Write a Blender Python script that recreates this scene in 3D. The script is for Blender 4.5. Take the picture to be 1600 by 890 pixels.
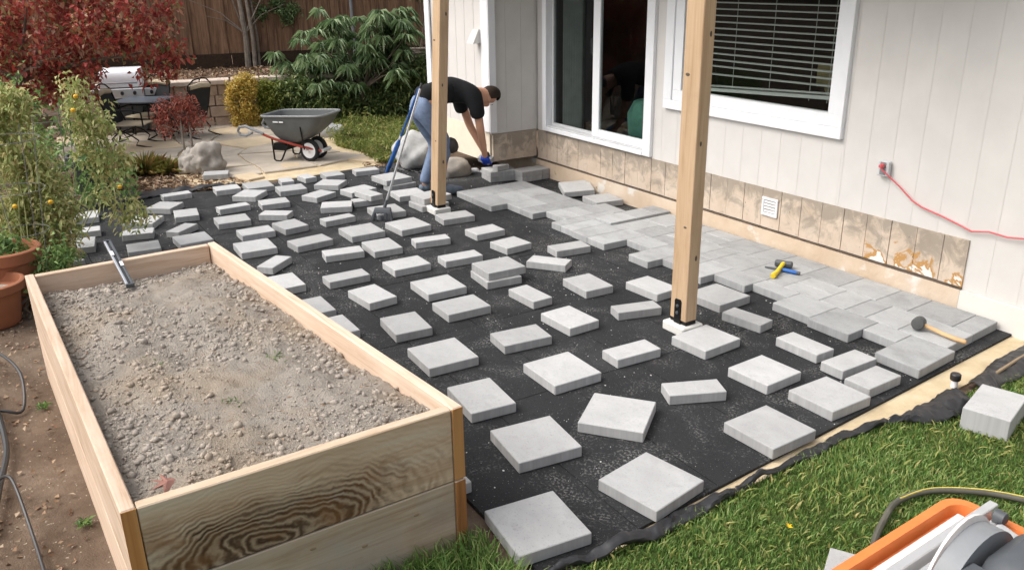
import bpy, bmesh, math, random
import numpy as np
from mathutils import Vector, Matrix, noise as mnoise
R_ = math.radians
random.seed(7)
rng = np.random.default_rng(11)
for o in list(bpy.data.objects):
    bpy.data.objects.remove(o)
scene = bpy.context.scene
C = scene.collection

# ------------------------------------------------------------------ camera
def look_basis(yaw, pit, rol):
    f = Vector((math.cos(pit)*math.cos(yaw), math.cos(pit)*math.sin(yaw), -math.sin(pit)))
    r = f.cross(Vector((0, 0, 1))).normalized(); u = r.cross(f)
    return r*math.cos(rol)+u*math.sin(rol), u*math.cos(rol)-r*math.sin(rol), f
cam_d = bpy.data.cameras.new('camera'); cam = bpy.data.objects.new('camera', cam_d); C.objects.link(cam)
r_, u_, f_ = look_basis(R_(148.674), R_(20.4666), R_(-0.9666))
cm = Matrix((r_, u_, -f_)).transposed().to_4x4(); cm.translation = (7.0, -5.0454, 2.1204)
cam.matrix_world = cm
cam_d.sensor_width = 36; cam_d.lens = 29.5335; cam_d.clip_start = .05; cam_d.clip_end = 500
scene.camera = cam
# ------------------------------------------------------------------ sky, sun, exposure
SUN_EL, SUN_AZ = R_(52), R_(-112)          # direction towards the sun, azimuth from +x
w = bpy.data.worlds.new('World'); scene.world = w; w.use_nodes = True
nt = w.node_tree; bg = nt.nodes['Background']
sky = nt.nodes.new('ShaderNodeTexSky'); sky.sky_type = 'NISHITA'; sky.sun_disc = False
sky.sun_elevation = SUN_EL; sky.sun_rotation = R_(90)-SUN_AZ
sky.air_density = 1.0; sky.dust_density = 6.0; sky.ozone_density = 1.0
hs = nt.nodes.new('ShaderNodeHueSaturation'); hs.inputs['Saturation'].default_value = .35
nt.links.new(sky.outputs[0], hs.inputs['Color']); nt.links.new(hs.outputs[0], bg.inputs['Color'])
bg.inputs['Strength'].default_value = .15
sd = bpy.data.lights.new('sun', 'SUN'); sd.energy = .9; sd.angle = R_(55); sd.color = (1, .96, .9)
so = bpy.data.objects.new('sun', sd); C.objects.link(so)
sv = Vector((math.cos(SUN_EL)*math.cos(SUN_AZ), math.cos(SUN_EL)*math.sin(SUN_AZ), math.sin(SUN_EL)))
so.rotation_euler = sv.to_track_quat('Z', 'Y').to_euler(); so.location = (0, -6, 8)
scene.view_settings.view_transform = 'Standard'; scene.view_settings.look = 'None'
scene.view_settings.gamma = 1; scene.view_settings.use_curve_mapping = False
scene.view_settings.exposure = .68
scene.render.resolution_x = 1024; scene.render.resolution_y = 569

# ------------------------------------------------------------------ materials
class NT:
    def __init__(s, name):
        s.m = bpy.data.materials.new(name); s.m.use_nodes = True; s.t = s.m.node_tree
        s.b = s.t.nodes['Principled BSDF']; s.o = s.t.nodes['Material Output']
        s._co = None
    def n(s, typ, **kw):
        x = s.t.nodes.new(typ)
        for k, v in kw.items(): setattr(x, k, v)
        return x
    def l(s, a, b): s.t.links.new(a, b)
    def co(s, scale=(1, 1, 1), which='Object', vary=True, rot=(0, 0, 0)):
        tc = s.n('ShaderNodeTexCoord'); mp = s.n('ShaderNodeMapping'); s.l(tc.outputs[which], mp.inputs['Vector'])
        mp.inputs['Scale'].default_value = scale; mp.inputs['Rotation'].default_value = rot
        if vary:
            oi = s.n('ShaderNodeObjectInfo'); mu = s.n('ShaderNodeVectorMath', operation='SCALE')
            mu.inputs[0].default_value = (37, 17, 53); s.l(oi.outputs['Random'], mu.inputs['Scale']); s.l(mu.outputs[0], mp.inputs['Location'])
        return mp.outputs[0]
    def noise(s, co, scale, detail=5, rough=.6, dist=0):
        x = s.n('ShaderNodeTexNoise'); x.inputs['Scale'].default_value = scale; x.inputs['Detail'].default_value = detail
        x.inputs['Roughness'].default_value = rough; x.inputs['Distortion'].default_value = dist
        s.l(co, x.inputs['Vector']); return x.outputs['Fac']
    def ramp(s, fac, stops, interp='LINEAR'):
        x = s.n('ShaderNodeValToRGB'); x.color_ramp.interpolation = interp
        e = x.color_ramp.elements
        while len(e) < len(stops): e.new(.5)
        for q, (p, c) in zip(e, stops):
            q.position = p; q.color = (*c, 1) if len(c) == 3 else c
        s.l(fac, x.inputs['Fac']); return x.outputs['Color']
    def fr(s, fac, lo, hi): return s.ramp(fac, [(lo, (0, 0, 0)), (hi, (1, 1, 1))])
    def mix(s, fac, a, b, mode='MIX'):
        x = s.n('ShaderNodeMix', data_type='RGBA', blend_type=mode)
        for i, v in ((0, fac), (6, a), (7, b)):
            if hasattr(v, 'type') or hasattr(v, 'links'): s.l(v, x.inputs[i])
            elif i == 0: x.inputs[0].default_value = v
            else: x.inputs[i].default_value = (*v, 1)
        return x.outputs[2]
    def math(s, op, a, b=0.):
        x = s.n('ShaderNodeMath', operation=op)
        for i, v in ((0, a), (1, b)):
            if hasattr(v, 'links'): s.l(v, x.inputs[i])
            else: x.inputs[i].default_value = v
        return x.outputs[0]
    def bump(s, h, strength=.3, dist=.01):
        x = s.n('ShaderNodeBump'); x.inputs['Strength'].default_value = strength; x.inputs['Distance'].default_value = dist
        s.l(h, x.inputs['Height']); s.l(x.outputs[0], s.b.inputs['Normal'])
    def rnd(s, col, lo=.85, hi=1.12):
        oi = s.n('ShaderNodeObjectInfo'); mr = s.n('ShaderNodeMapRange'); s.l(oi.outputs['Random'], mr.inputs[0])
        mr.inputs[3].default_value = lo; mr.inputs[4].default_value = hi
        x = s.n('ShaderNodeVectorMath', operation='SCALE'); s.l(col, x.inputs[0]); s.l(mr.outputs[0], x.inputs['Scale']); return x.outputs[0]
    def col(s, c, rough=.8, metal=0, spec=.3):
        if isinstance(c, tuple): s.b.inputs['Base Color'].default_value = (*c, 1)
        else: s.l(c, s.b.inputs['Base Color'])
        s.b.inputs['Roughness'].default_value = rough; s.b.inputs['Metallic'].default_value = metal
        s.b.inputs['Specular IOR Level'].default_value = spec
        return s.m
M = {}
def simple(name, c, rough=.7, metal=0, var=.12, scale=9, bump=.08, spec=.3):
    t = NT(name); co = t.co(); n1 = t.noise(co, scale, 6)
    a = tuple(max(0, v*(1-var)) for v in c); b = tuple(min(1, v*(1+var)) for v in c)
    cc = t.ramp(n1, [(.3, a), (.7, b)])
    if bump: t.bump(t.noise(co, scale*9, 3), bump, .004)
    M[name] = t.col(cc, rough, metal, spec); return M[name]

def mk_paver(name, base, mott):
    t = NT(name); co = t.co(); st = t.co(scale=(1.0, 1.5, 1.0)); side = t.co(scale=(1, 1, .04))
    dark = tuple(v*mott for v in base); lite = tuple(min(1, v*1.10) for v in base)
    c = t.ramp(t.noise(st, 4.5, 6, .66, .2), [(.3, dark), (.5, base), (.72, lite)])
    patch = t.fr(t.noise(co, 9, 8, .78), .52, .68)
    c = t.mix(t.math('MULTIPLY', patch, .5), c, tuple(v*.72 for v in base))
    sp = t.fr(t.noise(co, 120, 3, .6), .58, .70); c = t.mix(t.math('MULTIPLY', sp, .5), c, tuple(v*.55 for v in base))
    # pressed sides: vertical streaks
    geo = t.n('ShaderNodeNewGeometry'); sx = t.n('ShaderNodeSeparateXYZ'); t.l(geo.outputs['Normal'], sx.inputs[0])
    up = t.fr(t.math('ABSOLUTE', sx.outputs[2]), .3, .8)
    sc = t.ramp(t.noise(side, 26, 3, .7), [(.36, tuple(v*.86 for v in base)), (.6, base), (.72, tuple(min(1, v*1.14) for v in base))])
    c = t.mix(up, sc, c)
    c = t.rnd(c, .82, 1.08)
    t.bump(t.noise(co, 210, 3), .25, .003); M[name] = t.col(c, .92, 0, .15)
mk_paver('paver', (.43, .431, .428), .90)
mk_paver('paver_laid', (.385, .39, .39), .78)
simple('concrete_pier', (.66, .65, .61), .9, var=.08, bump=.2)

def mk_wood(name, light, mid, dark, ring=1.0, rough=.75, grey=None, along=0, gs=1.0):
    t = NT(name); s = [9, 9, 9]; s[along] = .55; co = t.co(scale=tuple(v*gs for v in s))
    f = t.noise(co, 2.4, 8, .62, 1.4)
    c = t.ramp(f, [(.30, dark), (.46, mid), (.62, light)])
    s2 = [60, 60, 60]; s2[along] = 1.6; fine = t.noise(t.co(scale=tuple(v*gs for v in s2)), 2.0, 3)
    c = t.mix(t.math('MULTIPLY', t.fr(fine, .45, .75), .35*ring), c, dark)
    if grey: c = t.mix(t.math('MULTIPLY', t.fr(t.noise(t.co(scale=(2, 2, 2)), 1.4, 4), .42, .65), .75), c, grey)
    gm = t.fr(t.noise(t.co(scale=(1, 1, 1)), 2.6, 7, .7, .4), .52, .72); c = t.mix(t.math('MULTIPLY', gm, .32), c, tuple(v*.75+.02 for v in dark))
    c = t.rnd(c, .88, 1.1)
    t.bump(fine, .25, .003); M[name] = t.col(c, rough, 0, .2)
mk_wood('post_wood', (.56, .40, .255), (.51, .355, .22), (.42, .27, .15), .6, along=2)
mk_wood('bed_wood', (.64, .505, .395), (.575, .43, .32), (.43, .30, .20), .9)
mk_wood('bed_wood_grey', (.46, .37, .28), (.40, .31, .22), (.29, .20, .13), .8, grey=(.36, .33, .28))
mk_wood('bed_inner', (.42, .27, .17), (.33, .20, .12), (.19, .11, .065), .8)
mk_wood('end_grain', (.50, .26, .10), (.40, .18, .06), (.25, .11, .04), .5, along=2, gs=.5)
mk_wood('fence_wood', (.28, .17, .105), (.19, .11, .068), (.08, .047, .03), 1., along=2, rough=.85)
mk_wood('fence_dark', (.06, .037, .025), (.04, .025, .017), (.02, .013, .009), 1., along=1, rough=.9)
mk_wood('handle_wood', (.62, .42, .23), (.55, .36, .19), (.42, .25, .12), .6)
# front board: figured grain around knots
def mk_knot():
    t = NT('bed_front_figured'); tc = t.n('ShaderNodeTexCoord')
    nz = t.n('ShaderNodeTexNoise'); nz.inputs['Scale'].default_value = 3.2; nz.inputs['Detail'].default_value = 5
    t.l(tc.outputs['Object'], nz.inputs['Vector'])
    wv = t.n('ShaderNodeVectorMath', operation='MULTIPLY_ADD'); t.l(nz.outputs['Color'], wv.inputs[0]); wv.inputs[1].default_value = (.62, .1, .20); t.l(tc.outputs['Object'], wv.inputs[2])
    mp = t.n('ShaderNodeMapping'); mp.inputs['Scale'].default_value = (1.0, 1, 3.0); t.l(wv.outputs[0], mp.inputs['Vector'])
    d = t.n('ShaderNodeVectorMath', operation='DISTANCE'); t.l(mp.outputs[0], d.inputs[0]); d.inputs[1].default_value = (.50, .05, -.02)
    ring = t.math('SINE', t.math('MULTIPLY', d.outputs['Value'], 120.))
    ring = t.math('MULTIPLY_ADD', ring, .5); ring.node.inputs[2].default_value = .5
    near = t.ramp(d.outputs['Value'], [(.05, (1, 1, 1)), (.36, (1, 1, 1)), (.7, (.45, .45, .45)), (1, (.08, .08, .08))])
    sep = t.n('ShaderNodeSeparateXYZ'); t.l(tc.outputs['Object'], sep.inputs[0])
    topm = t.ramp(t.math('ADD', sep.outputs[2], .5), [(.50, (1, 1, 1)), (.62, (.12, .12, .12))])
    base = t.ramp(t.noise(t.co(scale=(1, 9, 9), vary=False), 2.2, 6, .6, 1.), [(.3, (.40, .29, .19)), (.5, (.53, .41, .29)), (.7, (.55, .47, .37))])
    br = t.mix(t.fr(t.noise(t.co(scale=(1, 1, 1), vary=False), 6, 3), .4, .6), (.035, .016, .007), (.16, .06, .018))
    brk = t.fr(t.noise(t.co(scale=(1, 1, 2), vary=False), 4.3, 6, .7, .5), .34, .60)
    fac = t.math('MULTIPLY', t.math('MULTIPLY', t.math('MULTIPLY', ring, near), topm), brk)
    c = t.mix(fac, base, br)
    core = t.ramp(d.outputs['Value'], [(.0, (1, 1, 1)), (.30, (.8, .8, .8)), (.5, (0, 0, 0))])
    _k = t.math('MULTIPLY_ADD', ring, .5); _k.node.inputs[2].default_value = .45
    c = t.mix(t.math('MULTIPLY', core, _k), c, (.045, .022, .010))
    wid = t.fr(t.noise(t.co(scale=(1, 1, 2.5), vary=False), 3.1, 6, .65, .8), .50, .66); c = t.mix(t.math('MULTIPLY', t.math('MULTIPLY', wid, topm), .6), c, (.21, .105, .045))
    t.bump(ring, .12, .003); M['bed_front_figured'] = t.col(c, .7, 0, .25)
mk_knot()

simple('wall_paint', (.625, .603, .575), .8, var=.045, scale=3.5, bump=.05)
simple('white_paint', (.80, .81, .83), .45, var=.02, bump=.02)
simple('trim_grey', (.55, .56, .57), .4, var=.03, bump=0)
simple('foundation_white', (.70, .67, .62), .9, var=.04, scale=4, bump=.2)
simple('cream_panel', (.74, .66, .53), .8, var=.05)
def mk_found():
    t = NT('foundation_beige'); co = t.co(vary=False)
    c = t.ramp(t.noise(co, 2.2, 6), [(.3, (.53, .40, .285)), (.5, (.61, .49, .37)), (.7, (.65, .555, .455))])
    c = t.mix(t.fr(t.noise(co, 3.4, 7, .6), .60, .66), c, (.70, .66, .60))
    c = t.mix(t.fr(t.noise(co, 8, 5), .66, .72), c, (.34, .23, .13))
    t.bump(t.noise(co, 14, 6), .5, .02); M['foundation_beige'] = t.col(c, .93, 0, .1)
mk_found()
def mk_sheath(name, rust):
    t = NT(name); co = t.co(vary=False, which='Object'); geo = t.n('ShaderNodeNewGeometry')
    mp = t.n('ShaderNodeMapping'); t.l(geo.outputs['Position'], mp.inputs['Vector']); P = mp.outputs[0]
    mp2 = t.n('ShaderNodeMapping'); mp2.inputs['Scale'].default_value = (3.2, 3.2, .9); t.l(geo.outputs['Position'], mp2.inputs['Vector'])
    c = t.ramp(t.noise(P, 4.5, 6), [(.3, (.50, .40, .31)), (.5, (.58, .475, .38)), (.7, (.62, .525, .43))])
    sp = t.n('ShaderNodeSeparateXYZ'); t.l(geo.outputs['Position'], sp.inputs[0])
    hi = t.n('ShaderNodeMapRange'); t.l(sp.outputs[2], hi.inputs[0]); hi.inputs[1].default_value = .2; hi.inputs[2].default_value = .5; hi.inputs[3].default_value = -.08; hi.inputs[4].default_value = .17
    m1 = t.math('ADD', t.noise(P, 6.5, 8, .68, .7), hi.outputs[0])
    c = t.mix(t.math('MULTIPLY', t.fr(m1, .48, .64), .7), c, (.25, .22, .18))
    m2 = t.noise(mp2.outputs[0], 7, 7, .75, .3); c = t.mix(t.math('MULTIPLY', t.fr(m2, .56, .72), .45), c, (.24, .19, .14))
    c = t.mix(t.fr(t.noise(P, 46, 3), .70, .74), c, (.07, .05, .035))
    if rust:
        lo = t.n('ShaderNodeMapRange'); t.l(sp.outputs[2], lo.inputs[0]); lo.inputs[1].default_value = .2; lo.inputs[2].default_value = .42; lo.inputs[3].default_value = .12; lo.inputs[4].default_value = -.12
        m3 = t.math('ADD', t.noise(P, 5.2, 6, .6, .5), lo.outputs[0])
        c = t.mix(t.fr(m3, .575, .60), c, (.46, .26, .10))
        c = t.mix(t.fr(m3, .64, .655), c, (.72, .70, .66))
    t.bump(t.noise(P, 30, 6), .35, .004); M[name] = t.col(c, .9, 0, .1)
mk_sheath('sheathing', False); mk_sheath('sheathing_rust', True)
def mk_glass():
    t = NT('glass'); t.t.nodes.remove(t.b)
    tr = t.n('ShaderNodeBsdfTransparent'); tr.inputs[0].default_value = (.80, .83, .82, 1)
    gl = t.n('ShaderNodeBsdfGlossy'); gl.inputs['Roughness'].default_value = .02
    fr = t.n('ShaderNodeFresnel'); fr.inputs[0].default_value = 1.45
    ge = t.n('ShaderNodeNewGeometry'); ff = t.math('MULTIPLY', fr.outputs[0], t.math('SUBTRACT', 1., ge.outputs['Backfacing']))
    mx = t.n('ShaderNodeMixShader'); t.l(ff, mx.inputs[0]); t.l(tr.outputs[0], mx.inputs[1]); t.l(gl.outputs[0], mx.inputs[2]); t.l(mx.outputs[0], t.o.inputs[0])
    M['glass'] = t.m
mk_glass()
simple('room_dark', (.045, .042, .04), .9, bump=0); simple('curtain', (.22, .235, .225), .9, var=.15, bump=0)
simple('green_cloth', (.09, .22, .17), .9, var=.3); simple('pale_cloth', (.75, .78, .75), .9, var=.2)
simple('interior_wood', (.40, .33, .16), .7, var=.2); simple('blind', (.55, .55, .53), .5, var=.04, bump=0)
simple('black_metal', (.012, .012, .013), .4, .3, var=.2); simple('black_plastic', (.022, .022, .024), .45, var=.3, scale=20, spec=.5)
simple('dark_grey_plastic', (.075, .082, .09), .5, var=.1, spec=.4); simple('grey_plastic', (.22, .23, .24), .5, var=.1)
simple('wb_grey', (.115, .122, .122), .55, var=.07); simple('wb_rim', (.24, .25, .255), .5, var=.05)
simple('wb_red', (.30, .045, .03), .5); simple('rubber', (.018, .018, .02), .8); simple('white_plastic', (.74, .74, .75), .4, var=.04, bump=0)
simple('steel', (.55, .56, .58), .3, .85, var=.05, bump=0); simple('alu', (.60, .61, .62), .35, .5, var=.05, bump=.02)
simple('stainless', (.78, .79, .82), .28, .35, var=.03, bump=0)
simple('cushion', (.50, .42, .30), .9, var=.08); simple('sling', (.022, .023, .025), .8); simple('table_blue', (.085, .10, .125), .35, var=.1)
simple('terracotta', (.31, .125, .065), .85, var=.15, scale=5, bump=.2)
simple('orange', (.72, .20, .055), .45, var=.08); simple('dusty_white', (.66, .62, .59), .9, var=.16, scale=12)
simple('yellow_rubber', (.72, .52, .03), .5, var=.08); simple('blue_rubber', (.03, .12, .38), .5, var=.1)
simple('blue_tool', (.03, .13, .42), .45, var=.15); simple('red_rubber', (.62, .12, .13), .5, var=.06, bump=0)
simple('mallet_rubber', (.085, .085, .085), .8, var=.2); simple('hose_green', (.10, .095, .075), .7, var=.2); simple('hose_yellow', (.55, .45, .10), .6)
simple('block_pink', (.50, .39, .315), .95, var=.2, scale=8, bump=.6); simple('block_cap', (.55, .46, .39), .95, var=.15, scale=8, bump=.5)
simple('flag', (.44, .385, .315), .9, var=.16, scale=3.5, bump=.3); simple('flag_tan', (.52, .42, .29), .9, var=.12, scale=3.5, bump=.3)
simple('boulder', (.33, .30, .265), .95, var=.35, scale=5, bump=.8); simple('boulder_grey', (.40, .40, .39), .95, var=.25, scale=5, bump=.6)
simple('skin', (.52, .285, .19), .6, var=.06, bump=0); simple('hair', (.028, .017, .011), .7, var=.3); simple('shirt', (.011, .012, .014), .9, var=.25, bump=.2)
simple('jeans', (.16, .21, .31), .9, var=.25, scale=14, bump=.3); simple('glove_blue', (.02, .07, .50), .6, var=.15); simple('shoe', (.14, .17, .21), .8, var=.3)
simple('knee_pad', (.05, .042, .038), .7, var=.3); simple('wire', (.20, .20, .19), .5, .4, bump=0)
simple('bark_grey', (.20, .17, .14), .95, var=.35, scale=12, bump=.8); simple('bark_brown', (.11, .085, .065), .95, var=.3, scale=12, bump=.8)
simple('stalk', (.26, .27, .11), .8, var=.25); simple('twig', (.27, .20, .13), .9); simple('tomato_yellow', (.75, .42, .03), .35, var=.12, bump=0)
simple('petal', (.80, .42, .01), .6, bump=0); simple('leaf_fallen', (.27, .135, .105), .85, var=.2); simple('chair_cream', (.52, .46, .36), .8)
def ground_mat(name, stops, sc, bscale=90, bs=.7, bd=.02, speck=None):
    t = NT(name); co = t.co(vary=False)
    c = t.ramp(t.noise(co, sc, 9, .68), stops)
    if name in ('bed_soil', 'clod'): c = t.mix(t.math('MULTIPLY', t.fr(t.noise(co, 2.1, 5, .6), .52, .66), .5), c, (.43, .335, .235))
    if speck: c = t.mix(t.fr(t.noise(co, speck[0], 2, .5), speck[1], speck[1]+.05), c, speck[2])
    t.bump(t.noise(co, bscale, 6, .7), bs, bd); M[name] = t.col(c, .96, 0, .1)
ground_mat('dirt', [(.3, (.085, .058, .04)), (.5, (.14, .10, .072)), (.7, (.205, .155, .115))], 3.2, 60, .6, .02, (55, .68, (.40, .34, .27)))
ground_mat('bed_soil', [(.32, (.31, .27, .228)), (.5, (.40, .352, .302)), (.68, (.455, .405, .35))], 4.5, 130, 1., .02, (90, .69, (.44, .38, .29)))
ground_mat('clod', [(.3, (.32, .28, .24)), (.7, (.445, .395, .34))], 6, 70, .8, .01)
ground_mat('sand', [(.3, (.46, .36, .225)), (.5, (.56, .455, .30)), (.7, (.62, .53, .375))], 6, 120, .5, .01)
ground_mat('terrace_soil', [(.3, (.10, .065, .045)), (.5, (.17, .115, .08)), (.7, (.25, .18, .13))], 5, 40, .9, .03)
ground_mat('lawn_soil', [(.3, (.035, .06, .016)), (.5, (.055, .085, .022)), (.7, (.10, .11, .04))], 5, 60, .8, .02)
def mk_mat():
    t = NT('underlay'); co = t.co(vary=False, which='Object'); g = t.n('ShaderNodeNewGeometry'); P = g.outputs['Position']
    c = t.ramp(t.noise(P, 1.6, 6, .6), [(.3, (.015, .016, .018)), (.55, (.023, .024, .026)), (.75, (.045, .046, .047))])
    dust = t.fr(t.noise(P, 2.6, 9, .78, .6), .50, .66); fine = t.fr(t.noise(P, 75, 3, .6), .50, .60)
    c = t.mix(t.math('MULTIPLY', t.math('MULTIPLY', dust, fine), .75), c, (.34, .33, .31))
    c = t.mix(t.fr(t.noise(P, 120, 2, .5), .695, .72), c, (.33, .32, .30))
    c = t.mix(t.math('MULTIPLY', t.fr(t.noise(P, 48, 2), .58, .66), .5), c, (.006, .006, .007))
    gn = t.noise(P, 240, 3, .7); c = t.mix(t.math('MULTIPLY', t.fr(gn, .5, .68), .4), c, (.085, .086, .088)); t.bump(gn, 1., .008); c = t.rnd(c, .85, 1.15); M['underlay'] = t.col(c, .82, 0, .3)
mk_mat()
def leaf_mat(name, stops, trans=.35, rough=.55, spec=.3):
    t = NT(name); g = t.n('ShaderNodeNewGeometry'); c = t.ramp(g.outputs['Random Per Island'], stops)
    t.col(c, rough, 0, spec)
    tl = t.n('ShaderNodeBsdfTranslucent'); t.l(c, tl.inputs[0]); mx = t.n('ShaderNodeMixShader'); mx.inputs[0].default_value = trans
    t.l(t.b.outputs[0], mx.inputs[1]); t.l(tl.outputs[0], mx.inputs[2]); t.l(mx.outputs[0], t.o.inputs[0]); M[name] = t.m
leaf_mat('maple_leaf', [(0, (.22, .04, .04)), (.18, (.36, .06, .05)), (.4, (.52, .10, .075)), (.54, (.26, .085, .065)), (.68, (.50, .19, .09)), (.82, (.52, .30, .22)), (.93, (.30, .24, .10)), (1, (.20, .22, .08))])
leaf_mat('jmaple_leaf', [(0, (0.192, 0.042, 0.038)), (0.4, (0.365, 0.096, 0.067)), (0.7, (0.48, 0.173, 0.115)), (1, (0.23, 0.096, 0.067))])
leaf_mat('laurel_leaf', [(0, (.09, .15, .06)), (.4, (.15, .235, .10)), (.75, (.24, .33, .16)), (1, (.34, .42, .24))], .3, .45, .35)
leaf_mat('hedge_leaf', [(0, (.07, .11, .04)), (.5, (.13, .19, .065)), (.85, (.24, .30, .10)), (1, (.36, .38, .16))], .3, .5, .3)
leaf_mat('yellow_leaf', [(0, (.60, .40, .09)), (.4, (.72, .54, .14)), (.8, (.52, .47, .13)), (1, (.70, .44, .16))])
leaf_mat('olive_leaf', [(0, (0.192, 0.24, 0.036)), (0.5, (0.3, 0.312, 0.06)), (1, (0.108, 0.156, 0.036))])
leaf_mat('tomato_leaf', [(0, (.24, .29, .09)), (.3, (.40, .45, .16)), (.6, (.56, .58, .26)), (.85, (.64, .58, .28)), (1, (.48, .34, .17))])
leaf_mat('dark_leaf', [(0, (0.082, 0.162, 0.054)), (0.5, (0.162, 0.27, 0.082)), (1, (0.296, 0.406, 0.134))])
leaf_mat('tree_leaf', [(0, (0.088, 0.146, 0.058)), (0.5, (0.166, 0.254, 0.108)), (1, (0.293, 0.39, 0.176))])
leaf_mat('grass_blade', [(0, (0.076, 0.152, 0.037)), (0.35, (0.128, 0.238, 0.055)), (0.7, (0.201, 0.329, 0.085)), (0.9, (0.305, 0.403, 0.134)), (1, (0.537, 0.5, 0.244))], .3, .5, .3)
leaf_mat('weed_leaf', [(0, (0.112, 0.163, 0.037)), (0.5, (0.213, 0.263, 0.062)), (0.8, (0.325, 0.338, 0.1)), (1, (0.45, 0.375, 0.15))], .3)
leaf_mat('straw_leaf', [(0, (0.144, 0.168, 0.036)), (0.5, (0.264, 0.252, 0.06)), (0.8, (0.36, 0.228, 0.084)), (1, (0.24, 0.12, 0.048))], .2)
leaf_mat('litter', [(0, (.13, .08, .05)), (.35, (.24, .15, .09)), (.7, (.36, .25, .16)), (.9, (.42, .34, .25)), (1, (.20, .08, .05))], .05, .85, .1)

# ------------------------------------------------------------------ mesh helpers
class MB:
    def __init__(s): s.v = []; s.f = []
    def add(s, v, f):
        n = len(s.v); s.v += [tuple(p) for p in v]; s.f += [tuple(i+n for i in q) for q in f]; return s
    def box(s, x0, x1, y0, y1, z0, z1, mat=None):
        v = [(x, y, z) for z in (z0, z1) for x, y in ((x0, y0), (x1, y0), (x1, y1), (x0, y1))]
        if mat is not None: v = [mat @ Vector(p) for p in v]
        return s.add(v, [(3, 2, 1, 0), (4, 5, 6, 7), (0, 1, 5, 4), (1, 2, 6, 5), (2, 3, 7, 6), (3, 0, 4, 7)])
    def prism(s, poly, z0, z1):
        n = len(poly); z0 = z0 if hasattr(z0, '__len__') else [z0]*n; z1 = z1 if hasattr(z1, '__len__') else [z1]*n
        v = [(p[0], p[1], z) for p, z in zip(poly, z0)]+[(p[0], p[1], z) for p, z in zip(poly, z1)]
        return s.add(v, [tuple(range(n))[::-1], tuple(range(n, 2*n))]+[(i, (i+1) % n, n+(i+1) % n, n+i) for i in range(n)])
    def tube(s, pts, r, n=8, cap=True):
        P = [Vector(p) for p in pts]; rs = r if hasattr(r, '__len__') else [r]*len(P); rings = []; prev = None
        for i, p in enumerate(P):
            d = (P[min(i+1, len(P)-1)]-P[max(i-1, 0)])
            d = d.normalized() if d.length > 1e-9 else Vector((0, 0, 1))
            if prev is None: a = d.orthogonal().normalized()
            else:
                a = prev-d*prev.dot(d); a = a.normalized() if a.length > 1e-6 else d.orthogonal().normalized()
            prev = a; b = d.cross(a)
            rings.append([p+(a*math.cos(t)+b*math.sin(t))*rs[i] for t in (2*math.pi*k/n for k in range(n))])
        return s.loft(rings, cap)
    def loft(s, rings, cap=True):
        n = len(rings[0]); v = [p for q in rings for p in q]; f = []
        for i in range(len(rings)-1):
            for k in range(n): f.append((i*n+k, i*n+(k+1) % n, (i+1)*n+(k+1) % n, (i+1)*n+k))
        if cap: f += [tuple(range(n))[::-1], tuple((len(rings)-1)*n+k for k in range(n))]
        return s.add(v, f)
    def lathe(s, prof, c=(0, 0, 0), n=24, mat=None, cap=True):
        rings = [[(c[0]+r*math.cos(2*math.pi*k/n), c[1]+r*math.sin(2*math.pi*k/n), c[2]+z) for k in range(n)] for r, z in prof]
        if mat is not None: rings = [[mat @ Vector(p) for p in q] for q in rings]
        return s.loft(rings, cap)
    def build(s, name, m, parent=None, smooth=False, bevel=0, loc=None, rot=None, kind=None):
        me = bpy.data.meshes.new(name); me.from_pydata(s.v, [], s.f)
        if bevel:
            bm = bmesh.new(); bm.from_mesh(me)
            bmesh.ops.bevel(bm, geom=list(bm.edges), offset=bevel, segments=1, affect='EDGES', clamp_overlap=True)
            bm.to_mesh(me); bm.free()
        return mkobj(name, me, m, parent, smooth, loc, rot, kind)
def mkobj(name, me, m, parent=None, smooth=False, loc=None, rot=None, kind=None):
    if m is not None:
        me.materials.clear(); me.materials.append(M[m] if isinstance(m, str) else m)
    if smooth:
        me.polygons.foreach_set('use_smooth', [True]*len(me.polygons))
        if smooth != 'all':
            try: me.set_sharp_from_angle(angle=R_(40))
            except Exception: pass
    me.update()
    o = bpy.data.objects.new(name, me); C.objects.link(o)
    if loc is not None: o.location = loc
    if rot is not None: o.rotation_euler = rot
    if parent is not None: o.parent = parent
    if kind: o['kind'] = kind
    return o
def thing(name, label, cat, loc=(0, 0, 0), rz=0, group=None):
    o = bpy.data.objects.new(name, None); C.objects.link(o); o.location = loc; o.rotation_euler = (0, 0, rz); o.empty_display_size = .1
    return tag(o, label, cat, group)
def tag(o, label, cat, group=None):
    o['label'] = label; o['category'] = cat
    if group: o['group'] = group
    return o
def struct(name, loc=(0, 0, 0)):
    o = bpy.data.objects.new(name, None); C.objects.link(o); o.location = loc; o['kind'] = 'structure'; o.empty_display_size = .1; return o
def copy_tree(o, parent=None):
    c = o.copy(); C.objects.link(c); c.parent = parent
    for ch in list(o.children): copy_tree(ch, c)
    return c
def np_mesh(name, V, F):
    V = np.asarray(V, np.float32); F = np.asarray(F, np.int32); k = F.shape[1]
    me = bpy.data.meshes.new(name); me.vertices.add(len(V)); me.vertices.foreach_set('co', V.ravel())
    me.loops.add(F.size); me.loops.foreach_set('vertex_index', F.ravel()); me.polygons.add(len(F))
    me.polygons.foreach_set('loop_start', np.arange(0, F.size, k, dtype=np.int32))
    me.update(calc_edges=True); return me
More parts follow.
